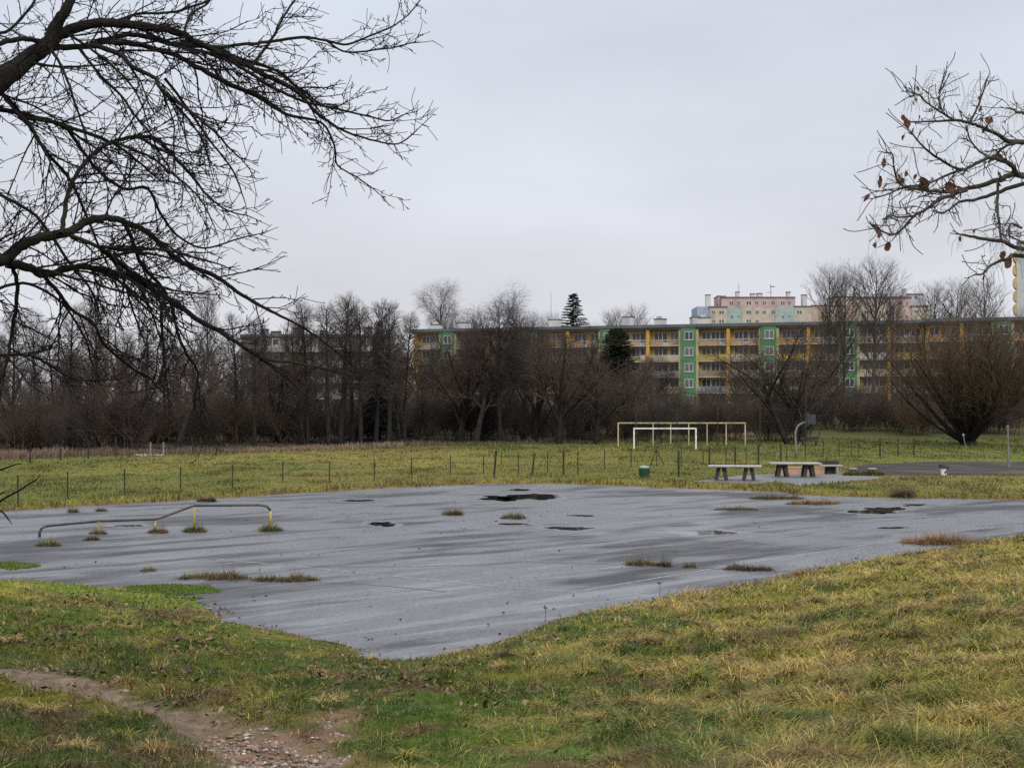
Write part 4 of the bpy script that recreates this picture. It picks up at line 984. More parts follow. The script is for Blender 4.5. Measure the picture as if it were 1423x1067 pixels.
# dark apartment block behind the left belt
M_DULL = PAINT('dull_grey_render', (.17, .155, .155), .15); M_BAND = PAINT('pale_band', (.32, .31, .31), .15)
Ye = 236; o3 = (X(430, Ye), Ye, 1.5); e = empty('apartment_block', o3, .0, 'dull grey apartment block half hidden behind the left tree belt, with square chimneys', 'building')
w = MB(); pbox(w, 334, 522, 468, 950, Ye, 12, 0, o3); w.build('wall', M_DULL, e)
w = MB(); pbox(w, 333, 523, 464.5, 467.9, Ye - .4, 12.8, 0, o3); ro = w.build('roof', M_ROOF, e)
for k in range(5):
    for x0, x1 in ((340, 395), (402, 455), (462, 516)):
        z0 = 468 + 9 + k * 22; b = MB(); pbox(b, x0, x1, z0 + 4, z0 + 12, Ye - 1.2, 1.19, 0, o3); b.build('balcony', M_BAND, e)
        for xx in (x0 + 6, x0 + 22, x0 + 38):
            f = MB(); pbox(f, xx, xx + 10, z0 - 7, z0 + 3.5, Ye - .06, .05, 0, o3); fo = f.build('window', M_FRAME, e); g = MB(); pbox(g, xx + 1, xx + 9, z0 - 6, z0 + 2.5, Ye - .075, .014, 0, o3); g.build('pane', M_GLASS, fo)
for x0, x1, yt in ((361, 371, 458), (376, 388, 461), (406, 420, 456), (444, 452, 460), (505, 516, 455)):
    c = MB(); pbox(c, x0, x1, yt, 464.48, Ye + 3, 1.6, 0, o3); pbox(c, x0 - .7, x1 + .7, yt - 1.2, yt - .02, Ye + 2.8, 2.0, 1, o3); c.build('chimney', [M_DULL, M_ROOF], ro)
# low pink building glimpsed left of the long block
far_block('apartment_block', 'low salmon banded building glimpsed between the alders and the yellow block', 565, 300,
    [(530, 600, 534.1, 950, 0, 12, M_SALMON, 0), (530, 600, 526, 534, .2, 12, M_GREYW, 0), (530, 600, 512, 525.9, 0, 12, M_DULL, 1.5)],
    [(a, a + 5, y, y + 7, 0) for a in (545, 553, 561, 569, 577) for y in (541, 516)] , [])
far_block('house', 'small red roofed house glimpsed through the left tree belt', 264, 215, [(252, 276, 560, 950, 0, 8, M_SALMON, 3.5)], [(256, 262, 563, 570, 0), (266, 272, 563, 570, 0)], [])

# ------------------------------------------------------------------ sports ground furniture
M_STEEL = mat('painted_dark_steel', (.045, .047, .05), .5, .3, 6, .5, dirt=(.12, .06, .03), dscale=4); M_YPOST = mat('chipped_yellow_paint', (.40, .30, .055), .6, .3, 7, .4, dirt=(.10, .07, .045), dscale=9)
M_WPAINT = mat('white_paint', (.72, .72, .70), .5, .1, 3, .4, dirt=(.4, .37, .32), dscale=2); M_YFRAME = mat('faded_yellow_paint', (.42, .38, .22), .6, .2, 2, .3, dirt=(.2, .16, .08), dscale=1.5)
M_POST = mat('rusty_dark_post', (.038, .034, .030), .85, .35, 5, .2); M_POSTG = mat('galvanised', (.16, .165, .17), .5, .2, 4, .5); M_CONC = mat('pale_concrete', (.34, .335, .32), .8, .15, 3, .2, bump=.3, dirt=(.22, .21, .19), dscale=1.5)
M_DCONC = mat('dark_concrete', (.055, .052, .048), .85, .25, 4, .2); M_BIN = mat('green_plastic_bin', (.020, .065, .038), .45, .2, 4, .4); M_BINLID = mat('pale_green_lid', (.22, .30, .26), .5, .15, 4, .4)
M_WOOD = mat('salmon_block', (.44, .27, .18), .8, .18, 2, .2, dirt=(.25, .16, .11), dscale=1.2); M_DWOOD = mat('dark_wood', (.045, .035, .03), .85, .3, 3)
# skate rail
rl = [np.array(G(*p)) for p in [(55, 745.5), (137, 742), (216, 738.5), (270, 737), (376, 735.5)]]
e = empty('skate_rail', tuple(rl[0]), 0, 'long low dark skate rail with a raised right half on yellow posts', 'rail')
o0 = rl[0]; rel = lambda v: tuple(np.array(v) - o0)
hh = [0, .44, .40, .80, .78]
path = [rl[0] + (0, 0, -.02), rl[0] + (.0, 0, .14), rl[0] + (.07, 0, .27), rl[0] + (.25, 0, .335), rl[1] + (0, 0, .42), rl[2] + (0, 0, .40), rl[2] + (.12, 0, .43), rl[3] + (-.12, 0, .77), rl[3] + (0, 0, .81), rl[4] + (-.35, 0, .80), rl[4] + (-.12, 0, .755), rl[4] + (0, 0, .62)]
m_ = MB(); m_.tube([rel(p) for p in path], .042, 10); m_.build('rail_tube', M_STEEL, e, smooth=True)
for k in (1, 2, 3): m_ = MB(); m_.tube([rel(rl[k] + (0, 0, -.02)), rel(rl[k] + (0, 0, hh[k] - .04))], .035, 8); m_.build('post', M_YPOST, e, smooth=True)
m_ = MB(); m_.tube([rel(rl[4] + (0, 0, -.02)), rel(rl[4] + (0, 0, .62))], .041, 8); m_.build('post', M_YPOST, e, smooth=True)
# goals and frames
def goal(name, label, cat, xs_, base, top, r, m, extra=(), yo=0):
    b0 = G(xs_[0], base); Y = b0[1]; h = Z(top, Y); e = empty(name, b0, 0, label, cat)
    for x in (xs_[0], xs_[-1]):
        q = MB(); xx = X(x, Y) - b0[0]; q.box(xx - r, xx + r, -r, r, -.1, h - 2 * r); q.build('post', m, e)
    q = MB(); q.box(-r, X(xs_[-1], Y) - b0[0] + r, -r, r, h - 2 * r + .001, h); q.build('crossbar', m, e)
    for x in extra:
        q = MB(); xx = X(x, Y) - b0[0]; q.box(xx - r * .8, xx + r * .8, -r * .8, r * .8, -.1, h - 2 * r); q.build('post', m, e)
    return e
goal('football_goal', 'small white football goal without a net on the field', 'goal', (881, 967), 624.6, 594.3, .06, M_WPAINT)
goal('goal_frame', 'long low faded yellow frame with eight posts behind the white goal', 'ball stop', (859, 1035.5), 620.3, 586.8, .06, M_YFRAME, (884, 907.5, 932, 957, 982.5, 1009))
# wire fences
def fence(label, posts, r=.03, wires=3, m=M_POST, r_list=None):
    b = [np.array(G(p[0], p[1])) for p in posts]
    for v in b: v[2] = hgt(v[0], v[1]) - .05
    e = empty('wire_fence', tuple(b[0]), 0, label, 'fence'); tops = []
    for i, p in enumerate(posts):
        tp = np.array(P(p[2] if len(p) > 3 else p[0], p[-1], b[i][1])) if len(p) > 3 else np.array(P(p[0], p[2], b[i][1]))
        tops.append(tp); rr = (r if not r_list else r_list[i]) * 1.2
        q = MB(); q.tube([tuple(b[i] - b[0] - (0, 0, .2)), tuple(tp - b[0])], rr, 6); q.build('post', m, e)
    q = MB()
    for w in range(wires):
        t = .35 + .6 * w / max(1, wires - 1)
        for i in range(len(b) - 1):
            A = b[i] * (1 - t) + tops[i] * t - b[0]; B_ = b[i + 1] * (1 - t) + tops[i + 1] * t - b[0]; mid = (A + B_) / 2 - np.array((0, 0, .02)); q.tube([tuple(A), tuple(mid), tuple(B_)], .0045, 3)
    q.build('wires', m, e); return e
fence('thin wire fence on dark posts along the far left edge of the court', [(-45, 712, 664), (25, 706, 660), (94, 696, 655), (173, 688, 652), (251, 686, 649), (323, 680, 646), (393, 672.5, 641), (458, 671.5, 641), (520, 668.5, 638), (572, 665.5, 636), (626, 660.5, 633), (672, 659.5, 633)], .026)
fence('wire fence with leaning dark posts behind the far corner of the court', [(686, 663, 689.5, 626), (738.5, 661.5, 743, 629.5), (783, 660, 783, 627), (803, 659.5, 803, 627.5), (840, 654, 840, 625), (877, 651.5, 877, 623)], .03, r_list=[.055, .045, .05, .03, .028, .028])
fence('sparse inner wire fence of thin posts across the field corner', [(697, 646, 628), (720.5, 661, 628), (761, 659, 627)], .022, 2)
fence('wire fence on dark posts between the bin and the tables', [(943, 664.5, 626), (946.5, 651, 626), (977, 649.5, 624)], .04, 2, r_list=[.05, .025, .025])
fence('wire fence on dark posts running behind the two tables', [(986, 650, 621), (1009, 648, 622), (1021.5, 647, 620.5), (1037, 645, 622), (1054, 647, 618), (1085, 641, 618), (1093, 641, 620), (1119, 639, 616)], .03, 2, r_list=[.05, .025, .05, .025, .05, .05, .025, .03])
fence('wire fence behind the basketball hoop, left of the willow bush', [(1144, 636.5, 612), (1166, 635.5, 610), (1183, 634.5, 611), (1193, 633.5, 612), (1223, 639, 608.5), (1248, 636.5, 609), (1270, 637.5, 609)], .03, 2, r_list=[.028, .028, .025, .025, .05, .04, .05])
fence('old dark fence posts along the far left field edge by the reeds', [(42, 642, 624), (84, 639, 622), (123, 638, 622), (161, 637, 607), (268, 632, 616), (300, 630, 617), (340, 629, 614)], .05, 2)
bp = np.array(G(912, 649.5)); e = empty('brace_post', tuple(bp), 0, 'dark fence post propped by two slanting struts, behind the green bin', 'post')
q = MB(); q.tube([(0, 0, -.2), (0, 0, 1.25)], .035, 6); q.build('post', M_POST, e)
for sx in (-.43, .62): q = MB(); q.tube([(sx, .1, -.1), (.03 * (1 if sx > 0 else -1), .0, 1.12)], .03, 6); q.build('strut', M_POST, e)
# tall ball stop net posts
b0 = np.array(G(884, 621)); Y = b0[1]; e = empty('ball_stop_fence', tuple(b0), 0, 'tall dark ball stop posts with thin cables behind the goals', 'fence')
xs2 = [884, 941, 997, 1056, 1119.5]
for x in xs2: q = MB(); xx = X(x, Y) - b0[0]; q.tube([(xx, 0, -.3), (xx, 0, Z(550.5, Y))], .06, 6); q.build('post', M_POST, e)
q = MB()
for zz in (550.5, 568, 585): q.tube([(0, 0, Z(zz, Y) - .02), ((X(xs2[-1], Y) - b0[0]) / 2, 0, Z(zz, Y) - .08), (X(xs2[-1], Y) - b0[0], 0, Z(zz, Y) - .02)], .010, 4)
q.build('cables', M_POST, e)
# basketball hoop
b0 = np.array(G(1107, 637.5)); Y = b0[1]; e = empty('basketball_hoop', tuple(b0), 0, 'grey basketball hoop on a curved gooseneck pole behind the tables', 'basketball hoop')
pp = [(X(a, Y) - b0[0], 0, Z(c, Y)) for a, c in [(1107, 642), (1106.3, 625), (1105.2, 608), (1105.4, 601), (1107, 595), (1110.5, 590.5), (1115, 587.8), (1121, 586.3)]]
q = MB(); q.tube(pp, [.085, .085, .08, .075, .072, .07, .065, .06], 10); q.build('pole', M_POSTG, e, smooth=True)
bx = X(1127, Y) - b0[0]; zb = Z(591.5, Y)
q = MB(); q.box(bx - .30, bx - .26, -.55, .55, zb, zb + 1.0); q.box(bx - .255, bx + .34, -.02, .04, zb + .12, zb + .85, 0); q.build('backboard', mat('dull_blue_board', (.045, .052, .066), .5, .25, 3), e)
q = MB(); q.tube([(bx + .05 + .225 * cos(a * pi / 8), -.35 + .225 * sin(a * pi / 8), zb + .15) for a in range(17)], .012, 5); q.build('rim', M_STEEL, e)
# table tennis tables
def ttable(px, base, rz, label):
    b0 = G(px, base); z0 = .065; e = empty('tennis_table', (b0[0], b0[1] + .75, z0), rz, label, 'table', 'concrete table tennis tables')
    for s in (-1, 1):
        q = MB(); x0, x1 = (-1.40, -.012) if s < 0 else (.012, 1.40)
        q.hexa([(x0 + .03, -.74, .68), (x1 - .003, -.74, .68), (x1 - .003, .74, .68), (x0 + .03, .74, .68), (x0, -.77, .715), (x1, -.77, .715), (x1, .77, .715), (x0, .77, .715)]); q.box(x0, x1, -.77, .77, .716, .765); q.build('table_top', M_CONC, e)
        for sx in (-1, 1):
            for sy in (-1, 1):
                l = MB(); cx = s * .72; f = cx + sx * .28; t = cx + sx * .13; yb = sy * .42
                l.hexa([(f - .09, yb - .06, -.1), (f + .09, yb - .06, -.1), (f + .09, yb + .06, -.1), (f - .09, yb + .06, -.1), (t - .11, yb - .06, .66), (t + .11, yb - .06, .66), (t + .11, yb + .06, .66), (t - .11, yb + .06, .66)]); l.build('leg', M_DCONC, e)
    q = MB(); q.box(-.95, .95, -.50, .50, .662, .679); q.build('frame', M_DCONC, e)
    return e
ttable(1024.5, 669.5, radians(-9), 'left concrete table tennis table, set slightly nearer the court')
ttable(1108.5, 664.5, radians(-4), 'right concrete table tennis table in front of the low salmon block')
# low salmon block behind the right table
b0 = G(1089, 661.5); e = empty('kerb_block', (b0[0], b0[1] + 1.1, .065), 0, 'long low salmon coloured block on the ground behind the right table', 'block')
q = MB(); q.box(0, 2.55, 0, .5, 0, .33); q.build('base', M_WOOD, e); q = MB(); q.box(-.03, 2.58, -.03, .53, .331, .39); q.build('cap', M_WOOD, e)
# dark seat block, stools
b0 = G(1145, 660.5); e = empty('concrete_bench', (b0[0], b0[1] + .6, .05), radians(6), 'dark concrete bench with a pale slab top right of the tables', 'bench')
q = MB(); q.box(-.1, 1.25, -.1, .5, .44, .52); q.build('seat', M_CONC, e)
q = MB(); q.box(.02, .18, -.06, .46, -.1, .439); q.build('leg', M_DCONC, e); q = MB(); q.box(.86, .99, -.06, .46, -.1, .439); q.build('leg', M_CONC, e)
q = MB(); q.box(.181, .859, .3, .42, -.1, .439); q.build('panel', M_DCONC, e); q = MB(); q.box(-.05, 1.2, .501, .58, .3, .74); q.build('backrest', M_DWOOD, e)
for px, lab in ((1188, 'left of two low concrete stools with pale tops sunk in tussocks'), (1214.5, 'right of two low concrete stools with pale tops, by the dark pitch')):
    b0 = G(px, 661); e = empty('concrete_stool', (b0[0], b0[1] + .4, .06), 0, lab, 'stool', 'concrete stools beside the tables')
    q = MB(); q.lathe([(.23, -.1), (.2, .12), (.19, .27)], 14); q.build('base', M_DCONC, e, smooth=False); q = MB(); q.lathe([(.20, .271), (.25, .29), (.25, .34), (.23, .355)], 14); q.build('seat', M_CONC, e)
for px, lab in ((1188, 'green brown tussock around the left concrete stool'), (1213, 'green brown tussock around the right concrete stool')): 
    c_ = tuft((px, 661.8), 30, .30, .22, lab, TG, group='tussocks around the stools'); c_.location[2] = .055
# green bin
b0 = G(895.3, 664.5); e = empty('litter_bin', (b0[0], b0[1], hgt(b0[0], b0[1]) - .02), 0, 'dark green litter bin with a pale lid at the far court edge', 'bin')
q = MB(); q.lathe([(.21, 0), (.23, .04), (.26, .5), (.265, .53)], 20); q.build('body', M_BIN, e, smooth=True); q = MB(); q.lathe([(.275, .531), (.28, .58), (.22, .65), (.05, .68)], 20); q.build('lid', M_BINLID, e, smooth=True)
q = MB(); q.box(-.29, -.25, -.03, .03, .0, .55); q.box(.25, .29, -.03, .03, 0, .55); q.build('frame', M_POST, e)
b0 = G(1311.5, 661.8); e = empty('litter_bin', (b0[0], b0[1], .067), radians(15), 'small white litter bin with a tilted black hood on the dark pitch', 'bin')
q = MB(); q.lathe([(.15, 0), (.16, .05), (.18, .40)], 14); q.build('body', M_WPAINT, e); q = MB(); q.hexa([(-.2, -.2, .40), (.24, -.2, .33), (.24, .2, .33), (-.2, .2, .40), (-.22, -.2, .60), (.22, -.2, .55), (.22, .2, .55), (-.22, .2, .60)]); q.build('hood', M_STEEL, e)
q = MB(); q.box(-.05, .03, -.19, -.17, .1, .25); q.box(.05, .10, -.185, -.165, .16, .3); q.build('sticker', M_DCONC, e)
# posts on the right
b0 = G(1401.5, 650.5); Y = b0[1]; h1, h2 = Z(622, Y), Z(595.5, Y); e = empty('net_post', (b0[0], Y, .067), 0, 'tall steel post with a thicker lower half standing on the dark pitch', 'post')
q = MB(); q.tube([(0, 0, -.2), (0, 0, h1)], .085, 10); q.build('sleeve', M_POSTG, e); q = MB(); q.tube([(-.01, 0, h1), (-.04, 0, h2)], .05, 8); q.build('pole', M_POSTG, e); q = MB(); q.lathe([(.05, h2), (.075, h2 + .03), (.075, h2 + .10), (.04, h2 + .13)], 10, (-.04, 0)); q.build('cap', M_POSTG, e)
b0 = G(1343, 624); Y = b0[1]; e = empty('garden_lamp', (b0[0], Y, hgt(b0[0], Y)), 0, 'thin leaning pale topped post before the round willow bush', 'post')
q = MB(); q.tube([(0, 0, -.1), (X(1338.5, Y) - b0[0], 0, Z(605, Y))], .04, 6); q.build('pole', M_POSTG, e); q = MB(); q.lathe([(.05, Z(606, Y)), (.10, Z(605, Y)), (.10, Z(603, Y)), (.03, Z(602.3, Y))], 10, (X(1338.5, Y) - b0[0], 0)); q.build('head', M_CONC, e)
# bench and footbridge
b0 = G(1114, 620.5); e = empty('park_bench', (b0[0], b0[1], hgt(b0[0], b0[1])), radians(5), 'dark low bench on the grass behind the basketball hoop', 'bench')
q = MB(); q.box(0, 1.7, 0, .4, .42, .48); q.build('seat', M_DWOOD, e); q = MB(); q.box(0, 1.7, .42, .47, .55, .85); q.build('backrest', M_DWOOD, e)
for x in (.15, 1.45): q = MB(); q.box(x, x + .1, .02, .41, -.1, .419); q.build('leg', M_DCONC, e)
b0 = np.array(G(188, 634.5)); Y = b0[1]; e = empty('footbridge', tuple(b0), 0, 'small white plank footbridge with two posts at the far left field edge', 'footbridge')
q = MB(); q.box(0, X(226, Y) - b0[0], -.3, .5, .02, .17); q.build('deck', M_WPAINT, e)
for x in (207, 225): q = MB(); xx = X(x, Y) - b0[0]; q.box(xx - .05, xx + .05, .51, .61, -.2, 1.12); q.build('post', M_POSTG, e)
# dead weed stalks on the near right verge
for px, py, hh_, lab in ((757, 866, .30, 'short dead weed stalk at the court tip, leftmost of two'), (916, 834, .36, 'dead weed stalk with a flat seed head on the right court verge')):
    b0 = GT(px, py); q = MB(); R = random.Random(px); q.tube([(0, 0, -.05), (.02, 0, hh_ * .6), (.01, .01, hh_)], [.006, .005, .003], 4)
    for j in range(9):
        a = R.uniform(0, 6.28); l = R.uniform(.03, .08); q.tube([(.015, 0, hh_ * R.uniform(.8, .98)), (.015 + cos(a) * l, sin(a) * l, hh_ + R.uniform(-.02, .03))], [.003, .007], 3)
    tag(q.build('weed_stalk', M_POST, None, b0), lab, 'weed')

# ------------------------------------------------------------------ overhanging trees near the camera
TWR = random.Random(77)
def catmull(P_, W, k=5):
    out = []; wo = []
    n = len(P_)
    for i in range(n - 1):
        p0 = P_[max(i - 1, 0)]; p1 = P_[i]; p2 = P_[i + 1]; p3 = P_[min(i + 2, n - 1)]
        for j in range(k):
            t = j / k
            out.append(.5 * ((2 * p1) + (-p0 + p2) * t + (2 * p0 - 5 * p1 + 4 * p2 - p3) * t * t + (-p0 + 3 * p1 - 3 * p2 + p3) * t ** 3)); wo.append(W[i] * (1 - t) + W[i + 1] * t)
    out.append(P_[-1]); wo.append(W[-1]); return out, wo
def twig(out, p, d, L, r, lev, droop=.0, zig=.22, dens=1.0):
    R = TWR; n = max(4, min(14, int(L / .04) + 2)); step = L / n; pts = [p]; rad = [r]
    side = nrm((R.uniform(-1, 1), R.uniform(-1, 1), R.uniform(-1, 1))); ds = [d]; ph = R.uniform(0, 6.28); fq = R.uniform(.7, 1.5); cu = R.uniform(-.03, .12)
    for i in range(n):
        z = zig * sin(ph + i * fq) + R.uniform(-.08, .08)
        d = nrm((d[0] + z * side[0] + R.uniform(-.07, .07), d[1] + z * side[1] + R.uniform(-.07, .07), d[2] + z * side[2] + R.uniform(-.07, .07) - droop + cu * i / n))
        p = (p[0] + d[0] * step, p[1] + d[1] * step, p[2] + d[2] * step); pts.append(p); rad.append(max(.0020, r * (1 - .55 * (i + 1) / n))); ds.append(d)
    out.append((pts, rad))
    if lev <= 0: return
    k = max(1, int(dens * (1.2 + L * (8.0 if lev > 1 else 6.0))))
    for i in range(k):
        t = R.uniform(.08, 1) * n; a = min(int(t), n - 1); f = t - a; q = tuple(pts[a][c] * (1 - f) + pts[a + 1][c] * f for c in range(3))
        nl = L * R.uniform(.2, .6) * (1.1 - .6 * t / n) + .03 if lev > 1 else R.uniform(.03, .15)
        twig(out, q, nrm(turn(ds[a + 1], R.uniform(.35, .95), R.uniform(0, 6.28))), nl, max(.0022, rad[a] * .66), lev - 1, droop * .6, zig, dens)
    for i in range(int(dens * L / .05)):      # short knobby spurs
        t = R.uniform(.05, 1) * n; a = min(int(t), n - 1); f = t - a; q = tuple(pts[a][c] * (1 - f) + pts[a + 1][c] * f for c in range(3))
        e = nrm(turn(ds[a + 1], R.uniform(.5, 1.2), R.uniform(0, 6.28))); l = R.uniform(.012, .035)
        out.append(([q, tuple(q[c] + e[c] * l * .5 for c in range(3)), tuple(q[c] + e[c] * l for c in range(3))], [.0022, .0030, .0022]))
def limb(parent, pix, w, d0, d1, step=.085, tl=(.25, .85), name='branch', bark=M_BARK, twigm=M_TWIG, lev=2, droop=.02, amp=.35, seed=0, dens=1.0, zig=.22, start=0.0):
    n = len(pix); w = [a * (.80 if a > 8 else .9) for a in w]; R = random.Random(seed * 13 + n); ph = R.uniform(0, 6)
    Dp = [d0 + (d1 - d0) * i / (n - 1) + amp * sin(ph + i * 1.1) * (i / (n - 1)) for i in range(n)]
    Pw = [np.array(P(p[0], p[1], Dp[i])) for i, p in enumerate(pix)]
    ww = np.interp(np.linspace(0, 1, n), np.linspace(0, 1, len(w)), w)
    W = [max(.0022, ww[i] / 2 / F * Dp[i]) for i in range(n)]
    C, Wc = catmull(Pw, W)
    C = [c + np.array([R.uniform(-1, 1) for _ in range(3)]) * min(.005, Wc[i] * .3) for i, c in enumerate(C)]
    base = np.array(parent.location)
    out = []
    s = 0; nxt = start
    for i in range(len(C) - 1):
        a, b = C[i], C[i + 1]; l = np.linalg.norm(b - a); t_ = nrm(b - a)
        while nxt < s + l:
            f = (nxt - s) / l; p = tuple(a + (b - a) * f - base); fr = (i + f) / len(C)
            d = nrm(turn(t_, R.uniform(.35, 1.05), R.uniform(0, 6.28)))
            L = R.uniform(*tl) * (1 - .68 * fr); r = max(.0028, min(Wc[i] * .6, .0066 * (L / .6) ** .5))
            TWR.seed(int(nxt * 1e5) + seed * 991)
            twig(out, p, d, L, r, lev, droop, zig, dens); nxt += step * R.uniform(.6, 1.4)
        s += l
    tip = C[-1] - C[-2]; twig(out, tuple(C[-1] - base), nrm(tip), min(.16, tl[1] * .3), max(.0024, Wc[-1]), lev, droop, zig, dens)
    bo = link(name, tubes(name, [([tuple(c - base) for c in C], Wc)], 8, [bark]), parent)
    link('twigs', tubes('twigs', out, 3, [twigm]), bo)
    return bo
gx0, gy0 = -4.6, 7.6
LT = empty('bare_tree', (gx0, gy0, hgt(gx0, gy0)), 0, 'near bare tree whose dark branches overhang the upper left of the photo', 'tree')
zt0 = hgt(gx0, gy0)
tp = [(0, 0, -.2), (.02, 0, .5), (.06, .02, 2.2), (.1, .03, 3.4), (.2, 0, 4.6), (.05, .1, 6.2), (-.1, .2, 8.0)]
link('trunk', tubes('trunk', [(tp, [.34, .27, .23, .21, .18, .12, .06])], 14, [M_BARK]), LT)
def off(p): return p
lm = [
 ([(-480, 160), (-200, 190), (-40, 138), (0, 112), (35, 86), (66, 62), (78, 36), (92, 12), (112, -40)], (70, 56, 50, 40, 33, 27, 22, 18, 14), 7.4, 8.2, .35),
 ([(64, 64), (90, 45), (125, 33), (165, 33), (210, 38), (250, 47), (285, 65), (330, 85), (370, 105), (410, 125), (441, 157), (474, 180), (514, 194), (553, 200), (576, 184)], (24, 20, 17, 16, 14, 13, 11, 10, 8, 7, 5, 4, 3, 2.4, 2), 8.1, 8.9, .0),
 ([(66, 66), (110, 66), (140, 60), (165, 50), (200, 50), (240, 62), (290, 75), (340, 92), (385, 103), (420, 125)], (12, 10, 9, 8, 8, 7, 6, 4, 3, 2.5), 8.1, 9.3, .2),
 ([(130, 64), (165, 74), (185, 94), (215, 108), (225, 125), (275, 163), (300, 185), (318, 205), (338, 224)], (9, 8, 7, 6, 6, 5, 4, 3, 2.4), 8.1, 7.5, .1),
 ([(150, 58), (195, 63), (245, 78), (280, 97), (320, 118), (365, 138), (400, 160), (440, 168), (455, 180), (466, 208), (469, 230), (497, 247), (519, 263)], (10, 9, 9, 8, 8, 7, 5, 4, 3.4, 3, 2.6, 2.3, 2), 8.2, 9.0, .1),
 ([(62, 62), (38, 54), (0, 60), (-60, 70)], (10, 9, 8, 7), 8.0, 7.4, .1),
 ([(-300, 170), (-60, 150), (0, 153), (40, 160), (100, 178), (150, 196), (182, 216), (215, 245)], (20, 9, 8, 7, 6, 5, 4, 2.5), 7.4, 9.0, .8),
 ([(-40, 90), (0, 127), (35, 165), (60, 205), (100, 255), (128, 320), (150, 370)], (8, 7, 6, 5.5, 5, 4, 2.5), 7.6, 8.8, .2),
 ([(-480, 420), (-200, 395), (-20, 366), (8, 359), (28, 342), (56, 330), (93, 324), (121, 308), (149, 303), (174, 309), (197, 318), (230, 345), (253, 365), (295, 381), (323, 401), (360, 424), (398, 443), (441, 468), (480, 499), (492, 508)], (46, 34, 24, 21, 19, 17, 16, 14, 12, 11, 10, 9, 8, 7, 6, 5, 4, 3.4, 2.6, 2), 7.2, 8.6, .9),
 ([(10, 366), (38, 371), (62, 382), (90, 374), (115, 371), (150, 377), (190, 390), (230, 413), (270, 440), (310, 464), (350, 489), (400, 525), (420, 544), (441, 560)], (17, 15, 13, 12, 11, 10, 10, 9, 8, 7, 6, 4.5, 3, 2.2), 7.6, 8.2, .0),
 ([(362, 500), (400, 503), (440, 510), (475, 518), (500, 521), (515, 492), (533, 462)], (4.5, 4, 3.6, 3.2, 3, 2.4, 2), 8.15, 8.6, .3),
 ([(18, 374), (24, 396), (22, 430), (17, 457), (11, 497), (0, 530), (-12, 560)], (7, 6.5, 6, 5.5, 5, 4, 3), 7.6, 7.9, .1),
 ([(60, 382), (84, 410), (98, 429), (129, 449), (146, 480), (183, 511), (208, 526), (226, 545)], (7, 6, 5.5, 5, 4.5, 3.8, 3, 2.2), 7.7, 8.4, .1),
 ([(174, 311), (186, 339), (197, 367), (219, 393), (232, 410)], (7, 6.5, 6, 5.5, 4), 7.8, 8.3, .1),
 ([(224, 420), (225, 457), (228, 497), (222, 525), (205, 561), (198, 575)], (6, 5, 4.5, 4, 3, 2.2), 7.9, 7.6, .1),
 ([(238, 422), (247, 463), (259, 491), (275, 519), (270, 561), (278, 580), (292, 598)], (6, 5, 4.6, 4, 3.4, 2.8, 2), 7.95, 8.3, .1),
 ([(85, 326), (89, 300), (95, 267), (112, 233), (132, 213), (157, 197), (191, 190), (219, 194), (245, 222), (264, 242), (287, 270), (315, 292), (345, 300)], (8, 7.5, 7, 6.5, 6.5, 6, 6, 5.5, 5, 4, 3.4, 2.6, 2), 7.5, 8.4, .1),
 ([(97, 328), (135, 342), (155, 359), (180, 376), (208, 392)], (7, 6, 6, 5.5, 5), 7.5, 7.9, .1),
 ([(-30, 496), (0, 494), (42, 494), (70, 508), (93, 522), (112, 528), (140, 528), (169, 526), (190, 515)], (5, 5, 4.6, 4.2, 3.8, 3.4, 3, 2.6, 2), 8.6, 9.4, .1),
 ([(250, 58), (300, 67), (337, 84), (384, 98), (412, 121), (441, 150)], (7, 6, 6, 5, 4, 3), 8.9, 9.6, .1),
 ([(240, 60), (300, 66), (340, 62), (370, 59), (421, 52), (449, 56), (483, 62), (511, 51), (545, 37), (567, 21), (584, 0)], (6, 5.5, 5, 5, 4.6, 4, 3.6, 3, 2.6, 2.2, 2), 8.6, 9.4, .1),
 ([(455, 58), (483, 73), (525, 69), (550, 66), (570, 60)], (3.5, 3, 2.6, 2.2, 2), 9.1, 9.5, .1),
 ([(350, 92), (379, 53), (393, 25), (410, 0), (420, -20)], (5, 4.2, 3.8, 3.2, 2.6), 8.8, 9.2, .1),
 ([(320, 84), (360, 110), (400, 132), (425, 142), (460, 150), (505, 160), (540, 168), (560, 160)], (6, 5.4, 5, 4.4, 3.6, 3, 2.4, 2), 8.5, 8.0, .1),
 ([(255, 48), (265, 20), (285, 8), (300, -10)], (4.5, 4, 3.6, 3), 8.4, 8.9, .1),
 ([(-50, 12), (0, 46), (35, 20), (55, -10)], (5, 5, 4.4, 4), 9.5, 9.9, .1),
 ([(-60, 215), (0, 270), (50, 300), (100, 370), (125, 400), (140, 440)], (6, 5.5, 5, 4.5, 3.4, 2.4), 9.3, 10.2, .1),
 ([(-40, 420), (0, 400), (40, 395), (85, 420), (118, 470), (126, 500)], (6, 5, 4.5, 4, 3.2, 2.4), 8.8, 9.6, .1),
 ([(95, 180), (130, 230), (170, 262), (205, 262), (225, 300), (250, 330), (285, 345), (330, 332), (356, 326)], (6, 5.5, 5, 4.6, 4.2, 3.6, 3, 2.4, 2), 8.6, 9.4, .1),
 ([(230, 110), (260, 150), (292, 196), (322, 234), (336, 268)], (4.6, 4, 3.4, 2.8, 2.2), 7.9, 8.6, .1),
 ([(150, 35), (190, 20), (235, 18), (280, 5), (330, -15)], (5, 4.4, 4, 3.6, 3), 8.3, 9.2, .1)]
FR = random.Random(31)
nl0 = len(lm)
